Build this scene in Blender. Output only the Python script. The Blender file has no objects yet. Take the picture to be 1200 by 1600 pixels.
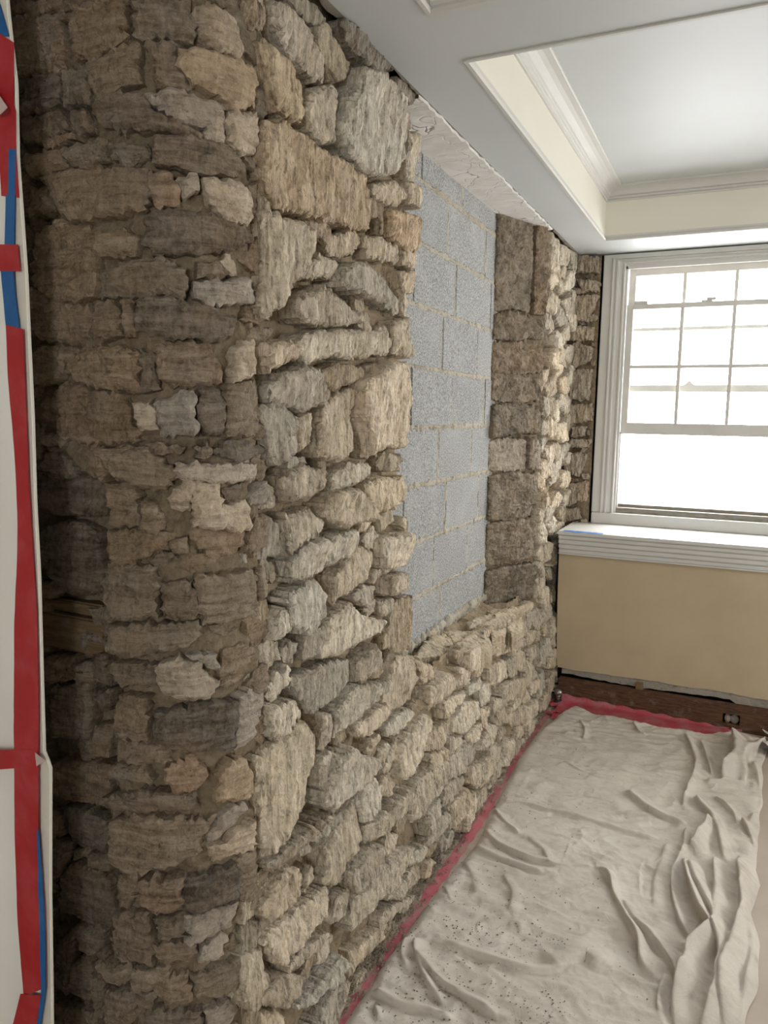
import bpy, bmesh, math, random
import numpy as np
from mathutils import Matrix, Vector
from mathutils.geometry import delaunay_2d_cdt
SC = bpy.context.scene; COL = SC.collection
RND = random.Random(11)

# ---------------- camera, sky, windows' daylight, exposure ----------------
cam_d = bpy.data.cameras.new('camera'); cam = bpy.data.objects.new('camera', cam_d); COL.objects.link(cam)
cam_d.sensor_fit = 'VERTICAL'; cam_d.sensor_height = 36; cam_d.lens = 1190/1600*36
cam_d.clip_start = .02; cam_d.clip_end = 200
right = Vector((0.90588522, 0.42323255, 0.01569023)); down = Vector((0.06837464, -0.109587, -0.99162271)); fwd = Vector((-0.41796756, 0.89936917, -0.12821162))
m = Matrix((right, -down, -fwd)).transposed().to_4x4(); m.translation = Vector((.9, 0, 1.5))
cam.matrix_world = m
SC.camera = cam
w = bpy.data.worlds.new('sky'); SC.world = w; w.use_nodes = True
bg = w.node_tree.nodes['Background']; bg.inputs[0].default_value = (.975, .985, 1, 1); bg.inputs[1].default_value = 17.0
def window_light(name, loc, rot, sx, sy):          # sky portals standing in the window openings; the rear one is added fill
    d = bpy.data.lights.new(name, 'AREA'); d.shape = 'RECTANGLE'; d.size = sx; d.size_y = sy; d.cycles.is_portal = True
    o = bpy.data.objects.new(name, d); COL.objects.link(o); o.location = loc; o.rotation_euler = rot
window_light('window_portal', (.70, 4.62, 1.66), (math.pi/2, 0, math.pi), .95, 1.4)
window_light('window_portal', (2.25, 4.62, 1.66), (math.pi/2, 0, math.pi), .95, 1.4)
window_light('window_portal', (3.75, 2.6, 1.6), (math.pi/2, 0, math.pi/2), .8, 1.3)
window_light('window_portal', (1.6, -2.52, 1.55), (math.pi/2, 0, 0), .8, 1.2)  # unseen rear opening, added as fill for the sheet and corner stones
SC.view_settings.view_transform = 'Standard'; SC.view_settings.look = 'None'
SC.view_settings.gamma = 1; SC.view_settings.use_curve_mapping = False
SC.view_settings.exposure = 0.0
SC.cycles.max_bounces = 10; SC.cycles.diffuse_bounces = 6

# ---------------- numpy noise ----------------
_r = np.random.RandomState(3); PERM = np.tile(_r.permutation(256), 3); GR = _r.normal(size=(256, 3)); GR /= np.linalg.norm(GR, axis=1)[:, None]
def noise(p):
    p = np.asarray(p, float); i = np.floor(p).astype(int); f = p-i; i &= 255
    u = f*f*f*(f*(f*6-15)+10); r = 0
    for a in (0, 1):
        for b in (0, 1):
            for c in (0, 1):
                h = PERM[PERM[PERM[i[..., 0]+a]+i[..., 1]+b]+i[..., 2]+c]
                d = (GR[h]*(f-np.array([a, b, c]))).sum(-1)
                wt = (u[..., 0] if a else 1-u[..., 0])*(u[..., 1] if b else 1-u[..., 1])*(u[..., 2] if c else 1-u[..., 2])
                r = r+wt*d
    return r*1.6
def n3(a, b, c): return noise(np.stack(np.broadcast_arrays(a, b, c), -1).astype(float)+37.3)
def fbm(a, b, c, o=3):
    s = 0; k = 1.
    for q in range(o): s = s+n3(a/k, b/k, c/k+q*7.7)*k; k *= .5
    return s

# ---------------- materials ----------------
def mat(name, base=(.5, .5, .5), rough=.8, spec=.3):
    m = bpy.data.materials.new(name); m.use_nodes = True; b = m.node_tree.nodes['Principled BSDF']
    b.inputs['Base Color'].default_value = (*base, 1); b.inputs['Roughness'].default_value = rough; b.inputs['Specular IOR Level'].default_value = spec
    return m
def srgb(h):
    return tuple(((int(h[i:i+2], 16)/255+.055)/1.055)**2.4 for i in (0, 2, 4))
class N:
    def __init__(s, m): s.t = m.node_tree; s.b = s.t.nodes['Principled BSDF']; s.co = s.t.nodes.new('ShaderNodeTexCoord').outputs['Object']
    def new(s, k, **kw):
        n = s.t.nodes.new(k)
        for a, v in kw.items(): setattr(n, a, v)
        return n
    def link(s, a, b): s.t.links.new(a, b)
    def scaled(s, v):
        n = s.new('ShaderNodeMapping'); s.link(s.co, n.inputs[0]); n.inputs['Scale'].default_value = v; return n.outputs[0]
    def noise(s, scale, detail=4, rough=.6, vec=None, dist=0):
        n = s.new('ShaderNodeTexNoise'); s.link(vec or s.co, n.inputs['Vector']); n.inputs['Scale'].default_value = scale
        n.inputs['Detail'].default_value = detail; n.inputs['Roughness'].default_value = rough; n.inputs['Distortion'].default_value = dist; return n.outputs['Fac']
    def ramp(s, f, lo, hi, a=0., b=1.):
        n = s.new('ShaderNodeMapRange'); s.link(f, n.inputs[0])
        for i, v in enumerate((lo, hi, a, b)): n.inputs[i+1].default_value = v
        return n.outputs[0]
    def mix(s, f, a, b, mode='MIX'):
        n = s.new('ShaderNodeMix', data_type='RGBA', blend_type=mode)
        for i, v in ((0, f), (6, a), (7, b)):
            if hasattr(v, 'links'): s.link(v, n.inputs[i])
            else: n.inputs[i].default_value = v if i == 0 else (*v, 1)
        return n.outputs[2]
    def math(s, op, a, b):
        n = s.new('ShaderNodeMath', operation=op)
        for i, v in ((0, a), (1, b)):
            if hasattr(v, 'links'): s.link(v, n.inputs[i])
            else: n.inputs[i].default_value = v
        return n.outputs[0]
    def color(s, c): s.link(c, s.b.inputs['Base Color'])
    def bump(s, h, dist, strength=1):
        n = s.new('ShaderNodeBump'); s.link(h, n.inputs['Height']); n.inputs['Distance'].default_value = dist; n.inputs['Strength'].default_value = strength
        s.link(n.outputs[0], s.b.inputs['Normal'])

def stone_material():
    m = mat('rubble_stone', rough=.85, spec=.25); g = N(m)
    oi = g.new('ShaderNodeObjectInfo'); c = oi.outputs['Color']; al = oi.outputs['Alpha']
    v1 = g.scaled((40, 40, 7)); v2 = g.scaled((6, 6, 44))
    s1 = g.noise(1.5, 6, .64, v1, 1.1); s2 = g.noise(1.3, 6, .64, v2, 1.1)
    n = g.new('ShaderNodeMix', data_type='FLOAT'); g.link(al, n.inputs[0]); g.link(g.math('ADD', g.math('MULTIPLY', s2, .62), .19), n.inputs[2]); g.link(s1, n.inputs[3]); cmp = g.new('ShaderNodeMath', operation='COMPARE'); g.link(al, cmp.inputs[0]); cmp.inputs[1].default_value = .5; cmp.inputs[2].default_value = .1
    iso = g.math('ADD', g.math('MULTIPLY', g.noise(16, 6, .6, None, 1.2), .75), .125)
    n2 = g.new('ShaderNodeMix', data_type='FLOAT'); g.link(cmp.outputs[0], n2.inputs[0]); g.link(n.outputs[0], n2.inputs[2]); g.link(iso, n2.inputs[3]); streak = n2.outputs[0]
    big = g.noise(8, 5, .65); fine = g.noise(120, 4, .75); mid = g.noise(26, 6, .7, None, .5)
    lite = g.mix(.22, g.mix(1., c, (1.6, 1.58, 1.54), 'MULTIPLY'), (.80, .75, .67)); dk = g.mix(1., c, (.26, .235, .21), 'MULTIPLY')
    col = g.mix(g.ramp(streak, .45, .62, 0, .8), c, lite)
    col = g.mix(g.ramp(streak, .46, .32, 0, .8), col, dk)
    col = g.mix(g.ramp(mid, .42, .28, 0, .8), col, dk)
    col = g.mix(g.ramp(big, .52, .70, 0, .40), col, (.33, .225, .13))
    col = g.mix(g.ramp(big, .45, .30, 0, .25), col, (.24, .23, .215))
    col = g.mix(g.ramp(fine, .45, .75, .0, .45), col, lite); col = g.mix(g.ramp(fine, .45, .28, .0, .4), col, dk)
    g.color(col)
    h = g.math('ADD', g.math('MULTIPLY', streak, 1.1), g.math('ADD', g.math('MULTIPLY', mid, .6), g.math('MULTIPLY', fine, .35)))
    g.bump(h, .017, 1.0)
    return m
def mortar_material(name, a, b):
    m = mat(name, rough=.95, spec=.1); g = N(m)
    big = g.noise(5, 5, .6); f = g.noise(60, 5, .75); md = g.noise(20, 4, .6)
    col = g.mix(g.ramp(big, .35, .65), a, b); col = g.mix(g.ramp(f, .3, .7, 0, .35), col, (.5, .43, .33)); col = g.mix(g.ramp(md, .42, .28, 0, .6), col, (.09, .07, .055))
    g.color(col); g.bump(g.math('ADD', f, g.math('MULTIPLY', md, .8)), .012, .8); return m
def block_material():
    m = mat('concrete_block', rough=.95, spec=.1); g = N(m)
    f = g.noise(150, 3, .85); b = g.noise(6, 4, .6); v = g.new('ShaderNodeTexVoronoi'); g.link(g.co, v.inputs['Vector']); v.inputs['Scale'].default_value = 130
    oi = g.new('ShaderNodeObjectInfo').outputs['Color']
    col = g.mix(g.ramp(f, .38, .62), (.08, .081, .08), (.57, .57, .55)); col = g.mix(.35, col, oi)
    col = g.mix(g.ramp(b, .5, .75, 0, .4), col, (.47, .47, .455)); col = g.mix(g.ramp(v.outputs['Distance'], .22, .1, 0, .6), col, (.12, .125, .13))
    g.color(col); g.bump(f, .004, .7); return m
def paint_material(name, c, c2, wear=.25, bump=.0015):
    m = mat(name, c, .55, .35); g = N(m); b = g.noise(3, 4, .6); f = g.noise(35, 4, .6)
    col = g.mix(g.ramp(b, .35, .7, 0, wear), c, c2); g.color(col); g.bump(f, bump, .4); return m
def plaster_crack_material():
    m = mat('cracked_plaster', rough=.9, spec=.1); g = N(m); b = g.noise(6, 5, .65); v = g.new('ShaderNodeTexVoronoi', feature='DISTANCE_TO_EDGE')
    wv = g.new('ShaderNodeMix', data_type='VECTOR'); nn = g.new('ShaderNodeTexNoise'); nn.inputs['Scale'].default_value = 9; g.link(g.co, nn.inputs['Vector'])
    wv.inputs[0].default_value = .18; g.link(g.co, wv.inputs[4]); g.link(nn.outputs['Color'], wv.inputs[5]); g.link(wv.outputs[1], v.inputs['Vector']); v.inputs['Scale'].default_value = 11
    col = g.mix(g.ramp(b, .4, .65), (.62, .59, .55), (.74, .72, .68))
    col = g.mix(g.math('MULTIPLY', g.ramp(v.outputs['Distance'], .03, .0), g.ramp(b, .5, .62)), col, (.16, .12, .10))
    g.color(col); g.bump(g.math('MULTIPLY', g.ramp(v.outputs['Distance'], .0, .04), .8), .004, .6); return m
def cloth_material():
    m = mat('canvas_cloth', rough=.95, spec=.1); g = N(m)
    b = g.noise(2.5, 5, .6); d = g.noise(11, 6, .7); f = g.noise(420, 2, .6); wr = g.noise(26, 5, .6, None, .8)
    col = g.mix(g.ramp(b, .35, .7), (.61, .565, .50), (.50, .45, .39)); col = g.mix(g.ramp(d, .50, .70, 0, .55), col, (.31, .265, .215)); col = g.mix(g.ramp(f, .3, .7, 0, .2), col, (.66, .60, .52))
    g.color(col); g.bump(g.math('ADD', g.math('MULTIPLY', wr, 1.), g.math('MULTIPLY', f, .06)), .006, .55); return m
def wood_material(name, a, b, scale):
    m = mat(name, rough=.75, spec=.25); g = N(m); v = g.scaled(scale); s = g.noise(3, 7, .65, v, 1.2); q = g.noise(14, 5, .7)
    col = g.mix(g.ramp(s, .32, .68), a, b); col = g.mix(g.ramp(q, .56, .75, 0, .5), col, (.34, .30, .26)); g.color(col); g.bump(s, .006, .8); return m
def tape_material(name, a, b):
    m = mat(name, a, .45, .45); g = N(m); n = g.noise(14, 5, .65); g.color(g.mix(g.ramp(n, .45, .62, 0, .8 if 'dusty' in name else .35), a, b)); g.bump(n, .003, .4); return m
M_STONE = stone_material()
M_MORT = mortar_material('lime_mortar', srgb('85735b'), srgb('a08e74'))
M_MORTD = mortar_material('earth_mortar', srgb('665741'), srgb('7a6a52'))
M_BLOCK = block_material()
M_JOINT = mortar_material('cement_joint', srgb('a9a18f'), srgb('b8b2a4'))
M_CEIL = paint_material('ceiling_paint', srgb('bfc2c1'), srgb('babcbb'), .6, .0008)
M_CREAM = paint_material('tray_paint', srgb('d9d6c8'), srgb('d2cfbf'), .6, .0008)
M_TRIM = paint_material('white_trim_paint', srgb('c5c3bd'), srgb('b9b6ae'), .5)
M_SASH = paint_material('aged_sash_paint', srgb('cfccc6'), srgb('b9b5ac'), .7)
M_PANEL = paint_material('cream_wall_paint', srgb('b5a487'), srgb('a8987c'), .8)
M_LIGHTWALL = paint_material('pale_wall_paint', srgb('d8d4c8'), srgb('cfcabb'), .6)
M_GREYPL = mortar_material('broken_plaster', srgb('8d877d'), srgb('a09a90'))
M_PLCR = plaster_crack_material()
M_CLOTH = cloth_material()
M_FLOOR = paint_material('floor_paper', srgb('b3a597'), srgb('a39484'), .8)
M_BOARD = wood_material('old_brown_board', srgb('3a2b20'), srgb('6b4a34'), (4, 4, 40))
M_TIMBER = wood_material('weathered_timber', srgb('5c4a37'), srgb('86704f'), (3, 3, 34))
M_SILLW = wood_material('weathered_sill_wood', srgb('6d675d'), srgb('9a948a'), (4, 30, 30))
M_RED = tape_material('red_tape', srgb('a81d25'), srgb('c2525a'))
M_PINK = tape_material('dusty_red_tape', srgb('b8606b'), srgb('a08c80'))
M_BLUE = tape_material('blue_tape', srgb('155a98'), srgb('3b78ac'))
M_PALEBLUE = tape_material('pale_blue_tape', srgb('3f78c0'), srgb('6e9cd4'))
M_TAG = tape_material('tape_back', srgb('cbb5b0'), srgb('b79f9b'))
M_SHEET = paint_material('white_plastic', srgb('eeece6'), srgb('e6e2da'), .7)
M_GAP_SHADE = mat('gap_shade', srgb('1c1712'), .95, .1)  # near-black colour stands in for the shade inside gaps and holes
M_METAL = mat('dull_nickel', srgb('9a948a'), .35, .5); M_METAL.node_tree.nodes['Principled BSDF'].inputs['Metallic'].default_value = .9
M_IRON = mat('black_iron', srgb('25211e'), .6, .4)
M_DUST = mortar_material('rubble_dust', srgb('8c8070'), srgb('a39786'))
M_CRUMB = mortar_material('crumbs', srgb('6b6052'), srgb('8f8371'))
M_WHITECHIP = mat('white_chip', srgb('e6e2da'), .8)
def glass_material():
    m = mat('window_glass'); t = m.node_tree; o = t.nodes['Material Output']; tr = t.nodes.new('ShaderNodeBsdfTransparent'); gl = t.nodes.new('ShaderNodeBsdfGlossy')
    gl.inputs['Roughness'].default_value = .03; mx = t.nodes.new('ShaderNodeMixShader'); mx.inputs[0].default_value = .06
    t.links.new(tr.outputs[0], mx.inputs[1]); t.links.new(gl.outputs[0], mx.inputs[2]); t.links.new(mx.outputs[0], o.inputs[0]); return m
M_GLASS = glass_material()

# ---------------- object helpers ----------------
def link(name, me, parent=None, mats=()):
    for x in mats: me.materials.append(x)
    o = bpy.data.objects.new(name, me); COL.objects.link(o)
    if parent: o.parent = parent
    return o
def pymesh(name, v, f, mt, parent=None, smooth=False):
    me = bpy.data.meshes.new(name); me.from_pydata([tuple(map(float, p)) for p in v], [], [tuple(map(int, q)) for q in f]); me.materials.append(mt)
    if smooth: me.polygons.foreach_set('use_smooth', [True]*len(me.polygons))
    me.update(); return link(name, me, parent)
def struct(o, label=None, cat=None):
    o['kind'] = 'structure'
    if label: o['label'] = label
    if cat: o['category'] = cat
    return o
def empty(name, loc=(0, 0, 0)):
    o = bpy.data.objects.new(name, None); COL.objects.link(o); o.empty_display_size = .1; o.location = loc; return o
class MB:
    def __init__(s): s.bm = bmesh.new()
    def box(s, x0, x1, y0, y1, z0, z1):
        vs = [s.bm.verts.new(p) for p in ((x0, y0, z0), (x1, y0, z0), (x1, y1, z0), (x0, y1, z0), (x0, y0, z1), (x1, y0, z1), (x1, y1, z1), (x0, y1, z1))]
        for q in ((0, 3, 2, 1), (4, 5, 6, 7), (0, 1, 5, 4), (1, 2, 6, 5), (2, 3, 7, 6), (3, 0, 4, 7)): s.bm.faces.new([vs[i] for i in q])
        return s
    def sweep(s, prof, path, closed=False, cap=True):   # prof: list of (a,b) offsets; path: list of (origin, axisA, axisB)
        rings = [[s.bm.verts.new(Vector(o)+Vector(A)*a+Vector(B)*b) for a, b in prof] for o, A, B in path]
        n = len(prof); R = len(rings)
        for i in range(R if closed else R-1):
            r, q = rings[i], rings[(i+1) % R]
            for k in range(n): s.bm.faces.new((r[k], r[(k+1) % n], q[(k+1) % n], q[k]))
        if cap and not closed:
            s.bm.faces.new(rings[0]); s.bm.faces.new(rings[-1][::-1])
        return s
    def prism(s, poly, fn, d):        # poly of 2d points, fn(a,b,depth)->3d
        A = [s.bm.verts.new(fn(a, b, 0)) for a, b in poly]; B = [s.bm.verts.new(fn(a, b, d)) for a, b in poly]; n = len(poly)
        s.bm.faces.new(A); s.bm.faces.new(B[::-1])
        for k in range(n): s.bm.faces.new((A[k], B[k], B[(k+1) % n], A[(k+1) % n]))
        return s
    def build(s, name, mt, parent=None, bevel=0, smooth=False):
        bmesh.ops.recalc_face_normals(s.bm, faces=s.bm.faces)
        if bevel: bmesh.ops.bevel(s.bm, geom=s.bm.edges[:], offset=bevel, segments=2, affect='EDGES', clamp_overlap=True)
        me = bpy.data.meshes.new(name); s.bm.to_mesh(me); s.bm.free(); me.materials.append(mt)
        if smooth: me.polygons.foreach_set('use_smooth', [True]*len(me.polygons))
        return link(name, me, parent)

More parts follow.
